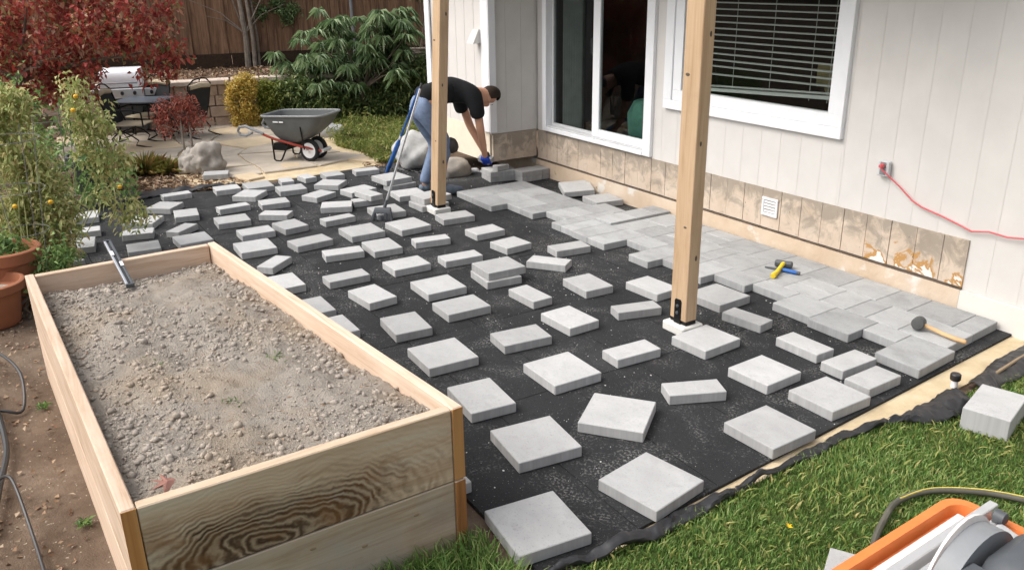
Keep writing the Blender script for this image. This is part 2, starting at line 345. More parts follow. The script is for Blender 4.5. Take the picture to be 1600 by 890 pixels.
def leaf_mesh(name, P, D, L, W, droop=.3, up=(0, 0, 1), fold=.25):
    """P base points, D directions, L lengths, W widths: one folded lozenge of four corners per leaf"""
    P = np.asarray(P, float); D = np.asarray(D, float); D = D/(np.linalg.norm(D, axis=1)[:, None]+1e-9); n = len(P)
    L = np.broadcast_to(L, (n,))[:, None]; W = np.broadcast_to(W, (n,))[:, None]
    rv = rng.normal(size=(n, 3))*.6+np.array(up); S = np.cross(D, rv); S /= np.linalg.norm(S, axis=1)[:, None]+1e-9
    N = np.cross(S, D)
    mid = P+D*L*.5; tip = P+D*L; tip[:, 2] -= (droop*L)[:, 0]
    a = mid+S*W*.5+N*W*fold; b = mid-S*W*.5+N*W*fold
    mid2 = mid.copy(); mid2[:, 2] -= (droop*L)[:, 0]*.2
    a[:, 2] -= (droop*L)[:, 0]*.2; b[:, 2] -= (droop*L)[:, 0]*.2
    V = np.stack([P, a, tip, b], 1).reshape(-1, 3); i = np.arange(n)*4
    F = np.concatenate([np.stack([i, i+1, i+2], 1), np.stack([i, i+2, i+3], 1)])
    return np_mesh(name, V, F)
def sph(n):
    d = rng.normal(size=(n, 3)); return d/np.linalg.norm(d, axis=1)[:, None]
def ball(n, c, r, shell=.5):
    q = sph(n)*(rng.uniform(shell, 1, n)**.7)[:, None]; return np.asarray(c)+q*np.asarray(r), q
def rock(name, c, r, m, parent=None, seed=0, sub=3, flat=.0, amp=.28):
    bm = bmesh.new(); bmesh.ops.create_icosphere(bm, subdivisions=sub, radius=1)
    for v in bm.verts:
        d = v.co.normalized(); k = 1+amp*mnoise.noise(d*1.3+Vector((seed, 3*seed, 1)))+amp*.5*mnoise.noise(d*3.1+Vector((seed, 7, seed)))
        p = d*k; v.co = Vector((p.x*r[0], p.y*r[1], max(p.z, -.6+flat)*r[2]))
    me = bpy.data.meshes.new(name); bm.to_mesh(me); bm.free()
    return mkobj(name, me, m, parent, 'all', c)
# ================================================================== THE SETTING
T = .0562
def edge_x(y): return 4.587+(-.035-y)*.0785          # lawn-side edge of the black underlay
g0 = MB(); g0.box(-40, 40, -40, 40, -.6, -.024); ground = g0.build('ground', 'dirt', kind='structure')
# sand strip between underlay and lawn
sp_ = MB()
ys = np.linspace(-3.75, .0, 26); jit = [random.uniform(-.012, .012) for _ in ys]
sp_.prism([(edge_x(y)-.05, y) for y in ys]+[(edge_x(y)+.16+j, y) for y, j in zip(ys[::-1], jit)], -.05, -.016)
sp_.build('sand_strip', 'sand', kind='structure')
# lawn sheet
lawn_poly = [(4.56, -3.80), (4.90, -3.72), (4.88, -3.3), (4.87, -2.8), (4.84, -2.2), (4.83, -1.7), (4.88, -1.2), (4.86, -.7), (4.80, -.3), (4.9, .02), (14, .02), (14, -14), (4.56, -14)]
lw = MB(); lw.prism(lawn_poly, -.05, -.010); lw.build('lawn', 'lawn_soil', kind='structure')
def in_poly(x, y, poly):
    c = np.zeros(len(x), bool); n = len(poly)
    for i in range(n):
        x0, y0 = poly[i]; x1, y1 = poly[(i+1) % n]
        if y0 == y1: continue
        k = ((y0 > y) != (y1 > y)) & (x < (x1-x0)*(y-y0)/(y1-y0)+x0); c ^= k
    return c
def grass(name, n, xr, yr, poly, h, wd, m, z=-.01, bare=None, lean=.55):
    x = rng.uniform(*xr, n); y = rng.uniform(*yr, n)
    k = in_poly(x, y, poly) if poly else np.ones(n, bool)
    if bare: 
        for (bx, by, br, p) in bare: k &= ~((np.hypot(x-bx, y-by) < br) & (rng.random(n) < p))
    x, y = x[k], y[k]; n = len(x)
    nz = np.array([mnoise.noise((a*1.7, b*1.7, 3)) for a, b in zip(x, y)]); nz2 = np.array([mnoise.noise((a*6, b*6, 9)) for a, b in zip(x, y)])
    H = rng.uniform(h[0], h[1], n)*(1+.3*nz+.25*nz2); a = rng.uniform(0, 2*np.pi, n)
    th = nz*4+nz2*2+rng.uniform(-2.2, 2.2, n); ln = rng.uniform(.1, lean, n)*H*1.6
    base = np.stack([x, y, np.full(n, z)], 1); d = np.stack([np.cos(th)+rng.normal(size=n)*.7, np.sin(th)+rng.normal(size=n)*.7, np.zeros(n)], 1)
    d /= np.linalg.norm(d, axis=1)[:, None]
    s = np.stack([np.cos(a), np.sin(a), np.zeros(n)], 1)*(rng.uniform(*wd, n)/2)[:, None]
    mid = base+d*(ln*.35)[:, None]; mid[:, 2] += H*.6; tip = base+d*ln[:, None]; tip[:, 2] += H*.95
    V = np.stack([base-s, base+s, mid+s*.8, mid-s*.8, tip], 1).reshape(-1, 3); i = np.arange(n)*5
    F = np.concatenate([np.stack([i, i+1, i+2], 1), np.stack([i, i+2, i+3], 1), np.stack([i+3, i+2, i+4], 1)])
    return mkobj(name, np_mesh(name, V, F), m, kind='stuff')
g1 = grass('lawn_grass', 165000, (4.55, 6.7), (-4.9, 0), lawn_poly, (.014, .036), (.003, .006), 'grass_blade', bare=[(5.1, -2.35, .22, .45), (5.6, -3.0, .3, .3), (5.1, -1.2, .38, .6), (5.35, -1.0, .3, .55), (4.95, -.4, .3, .4)])
tag(g1, 'short green lawn grass along the near side of the paving', 'grass')
g1b = grass('lawn_grass', 9000, (4.86, 6.2), (-4.2, 0), lawn_poly, (.02, .04), (.006, .012), 'weed_leaf', lean=1.2)
tag(g1b, 'yellowish low blades and clover mixed into the lawn', 'grass')

# black underlay, in panels with open seams
mat_root = struct('underlay_mat')
rows = [0.02-.0]; y = -.235
rows = [.03]+[-.235-.485*k for k in range(10)]+[-4.95]
colx = [-2.22, -1.36, -.36, .64, 1.64, 2.64, 3.64, None]
def far_x(y):   # ragged far edge
    return np.interp(y, [-4.95, -4.36, -3.75, -3.2, -2.75, -2.1, -1.5, -1.2, -.9, -.4, .03], [-2.3, -2.33, -2.2, -2.03, -1.98, -2.12, -2.15, -2.1, -1.45, -.95, -.95])
gap = .0025
for i in range(len(rows)-1):
    yt, yb = rows[i]-gap, rows[i+1]+gap
    for j in range(len(colx)-1):
        x0 = colx[j]+gap
        x1 = colx[j+1]-gap if colx[j+1] is not None else None
        p = [(x0, yb), (x1 if x1 else edge_x(yb), yb), (x1 if x1 else edge_x(yt), yt), (x0, yt)]
        fb, ft = far_x(yb), far_x(yt)
        p = [(max(q[0], fb if k in (0, 1) else ft), q[1]) for k, q in enumerate(p)]
        if p[1][0]-p[0][0] < .05 and p[2][0]-p[3][0] < .05: continue
        if x1 is None and yb < -4.: continue
        m = MB(); m.prism(p, -.022, random.uniform(-.0015, .0005)); m.build('underlay_panel', 'underlay', mat_root)

# ------------------------------------------------------------------ paving laid against the house
paved = struct('paved_patio')
def shear(x, y): return (x+np.clip((x-2.6)/2., 0, 1)*(-.095)*(y+.55), y)
def laid(x0, x1, y0, y1, z0=0.0, rnd=True):
    e = .0016
    P = [shear(a, b) for a, b in ((x0+e, y0+e), (x1-e, y0+e), (x1-e, y1-e), (x0+e, y1-e))]
    cx = sum(p[0] for p in P)/4; cy = sum(p[1] for p in P)/4
    m = MB(); m.prism([(p[0]-cx, p[1]-cy) for p in P], 0, T)
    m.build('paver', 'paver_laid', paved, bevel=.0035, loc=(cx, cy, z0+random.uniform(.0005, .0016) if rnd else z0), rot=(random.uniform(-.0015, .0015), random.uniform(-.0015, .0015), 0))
rl = random.Random(4)
def band(xa, xb, y0, y1):
    x = xa
    while x < xb-.02:
        wd = rl.choice([.305, .305, .229, .1525, .305])
        if xb-(x+wd) < .10: wd = xb-x
        if wd > .36: wd = wd/2
        h = y1-y0
        if wd > .28 and h > .28 and rl.random() < .3: laid(x, x+wd, y0, (y0+y1)/2); laid(x, x+wd, (y0+y1)/2, y1)
        else: laid(x, x+wd, y0, y1)
        x += wd
band(1.513, 4.55, -.335, -.03)
for xa, xb in ((1.513, 2.66), (2.66, 3.85), (3.85, 4.55)): band(xa, xb, -.64, -.335)
band(-.32, 1.27, -.735, -.43)
for xa, xb, yo in ((-.32, -.015, -1.225), (-.015, .37, -1.225), (.37, .60, -1.05), (.60, .815, -1.05), (.815, 1.13, -.905), (1.13, 1.27, -1.06)):
    h = -.735-yo
    if h > .36: laid(xa, xb, yo, yo+.26); laid(xa, xb, yo+.26, -.735)
    else: laid(xa, xb, yo, -.735)
for xa, xb, yo in ((1.27, 1.445, -1.06), (1.445, 1.67, -1.07), (1.67, 1.9, -1.07), (1.9, 2.2, -.842), (2.2, 2.43, -1.066), (2.43, 2.665, -.925), (2.665, 2.895, -.975), (2.895, 3.19, -.848), (3.19, 3.50, -.772), (3.50, 3.80, -.926), (3.80, 4.10, -.952), (4.10, 4.325, -.81), (4.325, 4.60, -1.03)):
    yi = -.70 if xb <= 1.46 else -.64
    laid(xa, xb, yo, yi)
for ya, yb in ((-.70, -.40), (-.40, -.17), (-.17, -.02)): laid(1.275, 1.51, ya, yb, .022, False)
for ya, yb in ((-.70, -.40), (-.40, -.17), (-.17, -.02)): laid(1.29, 1.50, ya+.004, yb-.004, -.036, False)

# ------------------------------------------------------------------ flagstones, sand and far soil
fs = MB(); fs.prism([(-2.35, -3.3), (-2.15, -2.2), (-2.25, -1.3), (-2.6, -.75), (-5.2, -.55), (-6.35, -1.2), (-6.75, -3.6), (-5.9, -4.4), (-3.6, -3.45)], -.05, -.012)
fs.build('flagstone_base', 'sand', kind='structure')
flag_root = struct('flagstone_path')
fr_ = random.Random(9)
gx = [-6.6, -5.95, -5.3, -4.75, -4.15, -3.65, -3.15, -2.62]; gy = [-4.3, -3.65, -3.05, -2.45, -1.85, -1.3, -.75]
node = {(i, j): (gx[i]+fr_.uniform(-.17, .17), gy[j]+fr_.uniform(-.16, .16)) for i in range(len(gx)) for j in range(len(gy))}
for i in range(len(gx)-1):
    for j in range(len(gy)-1):
        q = [node[i, j], node[i+1, j], node[i+1, j+1], node[i, j+1]]; cx = sum(a for a, b in q)/4; cy = sum(b for a, b in q)/4
        if cx > -3.7 and cy < -3.2: continue
        if cy > -1.1 and cx > -4.8: continue
        if cx > -3.2 and cy > -1.55: continue
        pts = []
        for k in range(4):
            a, b = q[k], q[(k+1) % 4]; t = fr_.uniform(.35, .65); nx, ny = b[1]-a[1], a[0]-b[0]; s = fr_.uniform(-.05, .05)
            pts += [a, (a[0]+(b[0]-a[0])*t+nx*s, a[1]+(b[1]-a[1])*t+ny*s)]
        pts = [(cx+(a-cx)*.955, cy+(b-cy)*.955) for a, b in pts]
        m = MB(); m.prism([(a-cx, b-cy) for a, b in pts], 0, .035+fr_.uniform(0, .008)); m.build('flagstone', 'flag' if fr_.random() < .72 else 'flag_tan', flag_root, bevel=.006, loc=(cx, cy, -.03))
for (x, y, a, sx, sy) in ((-2.46, -2.72, .2, .34, .22), (-2.55, -1.27, .5, .42, .2), (-2.75, -2.15, -.2, .3, .2)):
    m = MB(); m.prism([(-sx/2, -sy/2), (0, -sy*.58), (sx/2, -sy*.4), (sx*.45, sy/2), (-sx*.4, sy*.52)], 0, .045); m.build('flagstone', 'flag_tan', flag_root, bevel=.006, loc=(x, y, -.03), rot=(0, 0, a))
# leaf litter
def litter(name, n, xr, yr, poly, z, size, label):
    x = rng.uniform(*xr, n); y = rng.uniform(*yr, n); k = in_poly(x, y, poly); x, y = x[k], y[k]; n = len(x)
    P = np.stack([x, y, z+rng.uniform(0, .018, n)], 1); D = rng.normal(size=(n, 3)); D[:, 2] *= .25
    o = mkobj(name, leaf_mesh(name, P, D, rng.uniform(*size, n), rng.uniform(size[0]*.5, size[1]*.7, n), .05), 'litter', kind='stuff'); return tag(o, label, 'leaf litter')
lp = [(-2.15, -4.5), (-2.12, -3.2), (-2.05, -2.75), (-2.5, -2.8), (-3.0, -2.95), (-3.5, -3.2), (-4.2, -4.0), (-3.4, -4.9), (-2.4, -5.0)]
litter('leaf_litter', 5200, (-4.4, -2), (-5.1, -2.6), lp, -.022, (.03, .075), 'dry brown leaves and bark chips beyond the far edge of the mat')
litter('leaf_litter', 900, (.3, 4.6), (-5.9, -5.07), [(.3, -5.09), (4.6, -5.0), (4.6, -5.9), (.3, -5.9)], -.022, (.012, .04), 'scattered dry bits on the bare dirt left of the raised bed')
# terrace behind a retaining wall
def rw_x(y): return -6.42+.21*(y+2.25)
tz = .67
tr = MB(); tr.prism([(rw_x(-9)-.15, -9), (rw_x(6)-.15, 6), (-20, 6), (-20, -9)], -.3, tz); tr.build('terrace', 'terrace_soil', kind='structure')
litter('leaf_litter', 4200, (-8.4, -6.2), (-5, 2), [(rw_x(-5)-.2, -5), (rw_x(2)-.2, 2), (-8.3, 2), (-8.6, -5)], tz, (.03, .08), 'reddish dry leaves covering the terrace in front of the fence')

# ================================================================== THE HOUSE
house = thing('house', 'cream painted house with vertical grooved siding, sliding door and window', 'house')
ZT = 2.75
DOOR = (-.57, 1.19, .51, 2.62); WIN = (1.34, 3.20, .977, 2.25)
def cells(xa, xb, za, zb, holes):
    xs = sorted({xa, xb}|{v for h in holes for v in h[:2] if xa < v < xb}); out = []
    for a, b in zip(xs, xs[1:]):
        zs = [(za, zb)]
        for h in holes:
            if h[0] <= a+1e-6 and h[1] >= b-1e-6:
                zs = [q for z0, z1 in zs for q in ((z0, min(z1, h[2])), (max(z0, h[3]), z1)) if q[1]-q[0] > .005]
        out += [(a, b, z0, z1) for z0, z1 in zs]
    return out
wall = MB()
for a, b, z0, z1 in cells(-.71, 7.5, .17, ZT, [DOOR, WIN]): wall.box(a, b, .013, .11, z0, z1)
wallo = wall.build('wall', 'wall_paint', house)
g = 3.609-.1915*23
while g < 7.4:
    xa, xb = max(g+.0022, -.708), min(g+.1915-.0022, 7.5); zb = .49 if (xa+xb)/2 < 4.22 else .172
    cs = cells(xa, xb, zb, ZT, [DOOR, WIN]) if xb > xa else []
    for a, b, z0, z1 in cs:
        m = MB(); m.box(a-(a+b)/2, b-(a+b)/2, .0114, .01295, z0, z1); m.build('siding_plank', 'wall_paint', wallo, bevel=.0012, loc=((a+b)/2, 0, 0))
    g += .1915
# exposed sheathing band
sx = [-.70]+[2.34+.1905*k for k in range(-15, 11)]
sx = [x for x in sx if x <= 4.23]+[4.222]
for a, b in zip(sx, sx[1:]):
    if b-a < .03: continue
    m = MB(); m.box(-(b-a)/2+.0025, (b-a)/2-.0025, 0, .011, .186+random.uniform(0, .004), .497)
    m.build('sheathing_board', 'sheathing_rust' if a > 3.4 else 'sheathing', house, loc=((a+b)/2, .001+random.uniform(0, .004), 0))
lip = MB(); lip.box(-.70, 4.22, -.004, .012, .170, .184); lip.build('drip_edge', 'bark_brown', house)
for x0, x1, mm in ((-.71, 4.22, 'foundation_beige'), (4.222, 7.5, 'foundation_white')):
    f = MB(); f.box(x0, x1, -.012, .3, -.3, .169); f.build('foundation', mm, house)
# crawl space back wall under the bay and bay
cb = MB(); cb.box(-2.6, -.711, .0, .3, -.3, .169); cb.build('foundation', 'foundation_beige', house)
BY = -.575
bay = MB()
bay.box(-.80, -.722, BY+.02, .02, .50, ZT); bay.box(-2.08, -.722, BY+.012, BY+.08, .50, ZT); bay.box(-2.09, -2.02, BY+.03, 3.5, .2, ZT); bay.build('wall', 'wall_paint', house)
for k in range(3):
    y1 = -.004-.19*k; y0 = max(y1-.19, BY+.02); m = MB(); m.box(-.7225, -.7185, y0+.003, y1, .50, ZT); m.build('siding_plank', 'wall_paint', house, bevel=.002)
    m = MB(); m.box(-.745, -.714-.003*(k % 2), y0+.0, y1, .205, .4975); m.build('sheathing_board', 'sheathing', house)
for k in range(6):
    x1 = -.85-.2*k; m = MB(); m.box(x1-.196, x1, BY+.0085, BY+.0118, .55, ZT); m.build('siding_plank', 'wall_paint', house, bevel=.002)
m = MB(); m.box(-2.06, -.76, BY+.004, BY+.03, .19, .5495); m.build('sheathing_board', 'cream_panel', house)
m = MB(); m.box(-2.05, -.75, BY+.031, 0, .19, .205); m.build('floor_underside', 'fence_dark', house)
m = MB(); m.box(-.852, -.7, BY-.022, BY-.002, .52, ZT); m.box(-.709, -.69, BY-.022, BY+.06, .52, ZT); m.build('corner_trim', 'white_paint', house, bevel=.002)
m = MB(); m.box(-2.13, -2.04, BY-.022, BY-.002, .12, ZT); m.box(-2.15, -2.1301, BY-.022, BY+.09, .12, ZT); m.build('corner_trim', 'white_paint', house, bevel=.002)
# dryer vent hood on the bay
m = MB(); z0, z1 = 1.425, 1.56
m.add([(-.985, BY-.001, z0), (-.86, BY-.001, z0), (-.86, BY-.001, z1), (-.985, BY-.001, z1), (-.99, BY-.11, z0), (-.855, BY-.11, z0), (-.865, BY-.04, z1), (-.98, BY-.04, z1)],
      [(0, 3, 2, 1), (4, 5, 6, 7), (0, 4, 7, 3), (1, 2, 6, 5), (3, 7, 6, 2), (0, 1, 5, 4)]); m.build('vent_hood', 'wall_paint', house)
# eave and roof edge
m = MB(); m.box(-2.45, 4.3, -.95, 3.5, 2.56, 2.60); ev = m.build('eave', 'wall_paint', house)
m = MB(); m.add([(-2.5, -1.0, 2.6), (4.35, -1.0, 2.6), (4.35, 3.5, 4.0), (-2.5, 3.5, 4.0), (-2.5, -1.0, 2.68), (4.35, -1.0, 2.68), (4.35, 3.5, 4.08), (-2.5, 3.5, 4.08)],
      [(0, 3, 2, 1), (4, 5, 6, 7), (0, 1, 5, 4), (1, 2, 6, 5), (2, 3, 7, 6), (3, 0, 4, 7)]); m.build('roof', 'fence_dark', house)
m = MB(); m.box(-2.45, 4.3, -.975, -.951, 2.52, 2.70); m.build('fascia', 'white_paint', ev)
# interior shell seen through the glass
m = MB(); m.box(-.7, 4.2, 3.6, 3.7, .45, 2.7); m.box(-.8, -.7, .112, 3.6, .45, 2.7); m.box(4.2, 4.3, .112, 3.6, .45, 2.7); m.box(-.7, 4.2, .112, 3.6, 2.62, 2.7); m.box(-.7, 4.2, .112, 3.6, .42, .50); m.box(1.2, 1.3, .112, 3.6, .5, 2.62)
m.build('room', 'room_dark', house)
# sliding door
door = bpy.data.objects.new('sliding_door', None); C.objects.link(door); door.parent = house
def bx(name, a, m, p, bevel=.003):
    q = MB(); q.box(*a); return q.build(name, m, p, bevel=bevel)
bx('door_casing', (-.57, -.50, -.024, .10, .512, 2.62), 'white_paint', door); bx('door_casing', (1.085, 1.19, -.024, .10, .512, 2.62), 'white_paint', door)
bx('door_sill', (-.499, 1.084, -.030, .10, .512, .552), 'white_paint', door); bx('door_head', (-.499, 1.084, -.02, .10, 2.5, 2.62), 'white_paint', door)
bx('door_track', (-.499, 1.084, -.012, .09, .553, .568), 'trim_grey', door)
for x0, x1, za, y0, nm, gm in ((-.497, .305, .595, .045, 'white_paint', 0), (.275, 1.082, .645, .005, 'white_paint', 1)):
    s0, s1 = (.036, .078) if not gm else (.108, .022)
    bx('stile', (x0, x0+s0, y0, y0+.038, .5685, 2.5), 'trim_grey' if not gm else nm, door); bx('stile', (x1-s1, x1, y0, y0+.038, .5685, 2.5), 'trim_grey' if not gm else nm, door)
    bx('bottom_rail', (x0+s0, x1-s1, y0+.001, y0+.037, .5685, za), 'trim_grey' if not gm else nm, door)
    bx('glass_pane', (x0+s0+.0005, x1-s1-.0005, y0+.015, y0+.021, za+.0005, 2.4995), 'glass', door, 0)
hd = MB(); hd.box(.255, .272, -.012, .044, 1.36, 1.50); hd.build('door_handle', 'black_plastic', door, bevel=.006)
# window
win = bpy.data.objects.new('window', None); C.objects.link(win); win.parent = house
x0, x1, z0, z1 = WIN
bx('window_casing', (x0, x1, -.026, .09, z0, z0+.078), 'white_paint', win); bx('window_casing', (x0, x0+.10, -.0255, .09, z0+.0785, z1), 'white_paint', win); bx('window_casing', (x1-.072, x1, -.0255, .09, z0+.0785, z1), 'white_paint', win); bx('window_casing', (x0+.1005, x1-.0725, -.026, .09, z1-.09, z1), 'white_paint', win)
bx('sash', (x0+.101, x1-.073, -.012, .07, z0+.0795, z0+.166), 'white_paint', win); bx('sash', (x0+.101, x0+.205, -.0115, .07, z0+.1665, z1-.091), 'white_paint', win); bx('sash', (x1-.138, x1-.073, -.0115, .07, z0+.1665, z1-.091), 'white_paint', win)
bx('glass_pane', (x0+.206, x1-.139, .03, .036, z0+.167, z1-.091), 'glass', win, 0)
for k in range(19):
    zz = 1.265+.0492*k; m = MB(); a = .35
    xl, xr = x0+.215, x1-.145; dz0 = -.075 if k == 0 else (-.02 if k == 1 else 0)
    m.add([(xl, .05, zz+dz0), (xr, .05, zz), (xr, .085, zz+.002), (xl, .085, zz+.002+dz0), (xl, .05, zz+.0075+dz0), (xr, .05, zz+.0075), (xr, .085, zz+.0095), (xl, .085, zz+.0095+dz0)],
          [(0, 3, 2, 1), (4, 5, 6, 7), (0, 1, 5, 4), (1, 2, 6, 5), (2, 3, 7, 6), (3, 0, 4, 7)])
    m.build('blind_slat', 'blind', win)
m = MB(); m.add([(xl, .045, 1.152), (xr, .045, 1.228), (xr, .13, 1.228), (xl, .13, 1.152), (xl, .045, 1.176), (xr, .045, 1.252), (xr, .13, 1.252), (xl, .13, 1.176)], [(0, 3, 2, 1), (4, 5, 6, 7), (0, 1, 5, 4), (1, 2, 6, 5), (2, 3, 7, 6), (3, 0, 4, 7)]); m.build('blind_rail', 'blind', win)
for xx in (x0+.36, x0+.74, x0+1.12, x0+1.5, x1-.2):
    m = MB(); m.tube([(xx, .047, 1.2), (xx, .047, 2.2)], .0022, 5); m.build('blind_cord', 'blind', win)
# foundation vent, outlet
vt = bpy.data.objects.new('wall_vent', None); C.objects.link(vt); vt.parent = house
bx('vent_frame', (2.54, 2.70, -.014, -.002, .285, .31), 'white_plastic', vt); bx('vent_frame', (2.54, 2.70, -.014, -.002, .41, .432), 'white_plastic', vt); bx('vent_frame', (2.54, 2.562, -.014, -.002, .3105, .4095), 'white_plastic', vt); bx('vent_frame', (2.678, 2.70, -.014, -.002, .3105, .4095), 'white_plastic', vt)
for k in range(4): bx('vent_louvre', (2.5625, 2.6775, -.011, -.003, .314+.024*k, .332+.024*k), 'white_plastic', vt)
ol = bpy.data.objects.new('wall_outlet', None); C.objects.link(ol); ol.parent = house
bx('outlet_plate', (3.528, 3.612, -.03, -.0005, .79, .892), 'trim_grey', ol, .004); bx('outlet_socket', (3.548, 3.592, -.034, -.0305, .80, .84), 'grey_plastic', ol, .002); bx('outlet_socket', (3.548, 3.592, -.034, -.0305, .845, .885), 'grey_plastic', ol, .002)
cord = MB(); cp = [(3.575, -.065, .862), (3.585, -.06, .84), (3.627, -.03, .795), (3.703, -.016, .742), (3.804, -.012, .668), (3.878, -.012, .639), (4.039, -.012, .609), (4.15, -.012, .583), (4.229, -.014, .563), (4.334, -.014, .587), (4.452, -.014, .581), (4.544, -.016, .597), (4.9, -.02, .60), (5.6, -.03, .45), (6.4, -.05, .1), (7.2, -.1, .0)]
cord.tube(cp, .0055, 7); co_ = cord.build('power_cord', 'red_rubber', None, True); tag(co_, 'red extension cord plugged into the wall outlet, drooping along the siding', 'cord')
pg = MB(); pg.tube([(3.57, -.033, .862), (3.572, -.05, .862), (3.575, -.072, .862)], [.016, .018, .011], 10); pg.build('plug', 'red_rubber', co_, True)
# things standing in the dark room
cu = MB(); n = 60
ring = [(-.42+.36*k/n, .14+.022*math.sin(k*.9)) for k in range(n+1)]
cu.add([(a, b, z) for z in (.55, 2.5) for a, b in ring], [(k, k+1, n+2+k, n+1+k) for k in range(n)]); cu.add([(a, b+.006, z) for z in (.55, 2.5) for a, b in ring], [(k, n+1+k, n+2+k, k+1) for k in range(n)])
tag(cu.build('curtain', 'curtain', None, True), 'pale pleated curtain behind the left pane of the sliding door', 'curtain')
ch = thing('armchair', 'dark green armchair with a pale cloth behind the right glass pane', 'armchair', (.78, .50, .5))
def blob(name, prof, m, p, n=18, sx=1, sy=1):
    q = MB(); rings = [[(cx+r*sx*math.cos(2*math.pi*k/n), cy+r*sy*math.sin(2*math.pi*k/n), z) for k in range(n)] for r, cx, cy, z in prof]; q.loft(rings); return q.build(name, m, p, 'all')
blob('seat', [(.05, 0, 0, 0), (.34, 0, 0, .02), (.36, 0, 0, .3), (.30, 0, 0, .42), (.1, 0, 0, .45)], 'green_cloth', ch)
blob('backrest', [(.30, .03, .25, .3), (.32, .03, .25, .7), (.27, .03, .25, .95), (.12, .03, .25, 1.02)], 'green_cloth', ch, sy=.45)
blob('cloth', [(.22, .05, .2, .93), (.22, .05, .2, 1.02), (.16, .05, .2, 1.09), (.03, .05, .2, 1.12)], 'pale_cloth', ch, sy=.7)
wc = thing('wooden_chair', 'pale wooden chair seen through the window below the blind', 'chair', (2.75, .6, .5))
m = MB(); m.box(-.30, .3, -.02, .02, .72, .90); m.build('backrest', 'interior_wood', wc, bevel=.01)
for s in (-1, 1):
    m = MB(); m.tube([(-.25*s, -.03, 0), (.2*s, .0, .72)], .022, 8); m.build('leg', 'interior_wood', wc)
m = MB(); m.box(-.28, .28, -.18, .16, .38, .42); m.build('seat', 'interior_wood', wc, bevel=.01)
# ================================================================== LOOSE PAVERS
PAVER_ME = {}
def paver_mesh(a, b, h=T):
    k = (round(a, 2), round(b, 2), round(h, 3))
    if k not in PAVER_ME:
        m = MB(); m.box(-a/2, a/2, -b/2, b/2, 0, h); me = bpy.data.meshes.new('paver'); me.from_pydata(m.v, [], m.f)
        bm = bmesh.new(); bm.from_mesh(me); bmesh.ops.bevel(bm, geom=list(bm.edges), offset=.0035, segments=1, affect='EDGES'); bm.to_mesh(me); bm.free()
        me.materials.append(M['paver']); PAVER_ME[k] = me
    return PAVER_ME[k]
def paver(x, y, ang, a, b, z, label, group='loose pavers spread over the black mat', tilt=(0, 0), h=T):
    o = bpy.data.objects.new('paver', paver_mesh(a, b, h)); C.objects.link(o); o.location = (x, y, z+.001); o.rotation_euler = (tilt[0], tilt[1], R_(ang)); o.scale = (a/round(a, 2), b/round(b, 2), 1)
    return tag(o, label, 'paver', group)
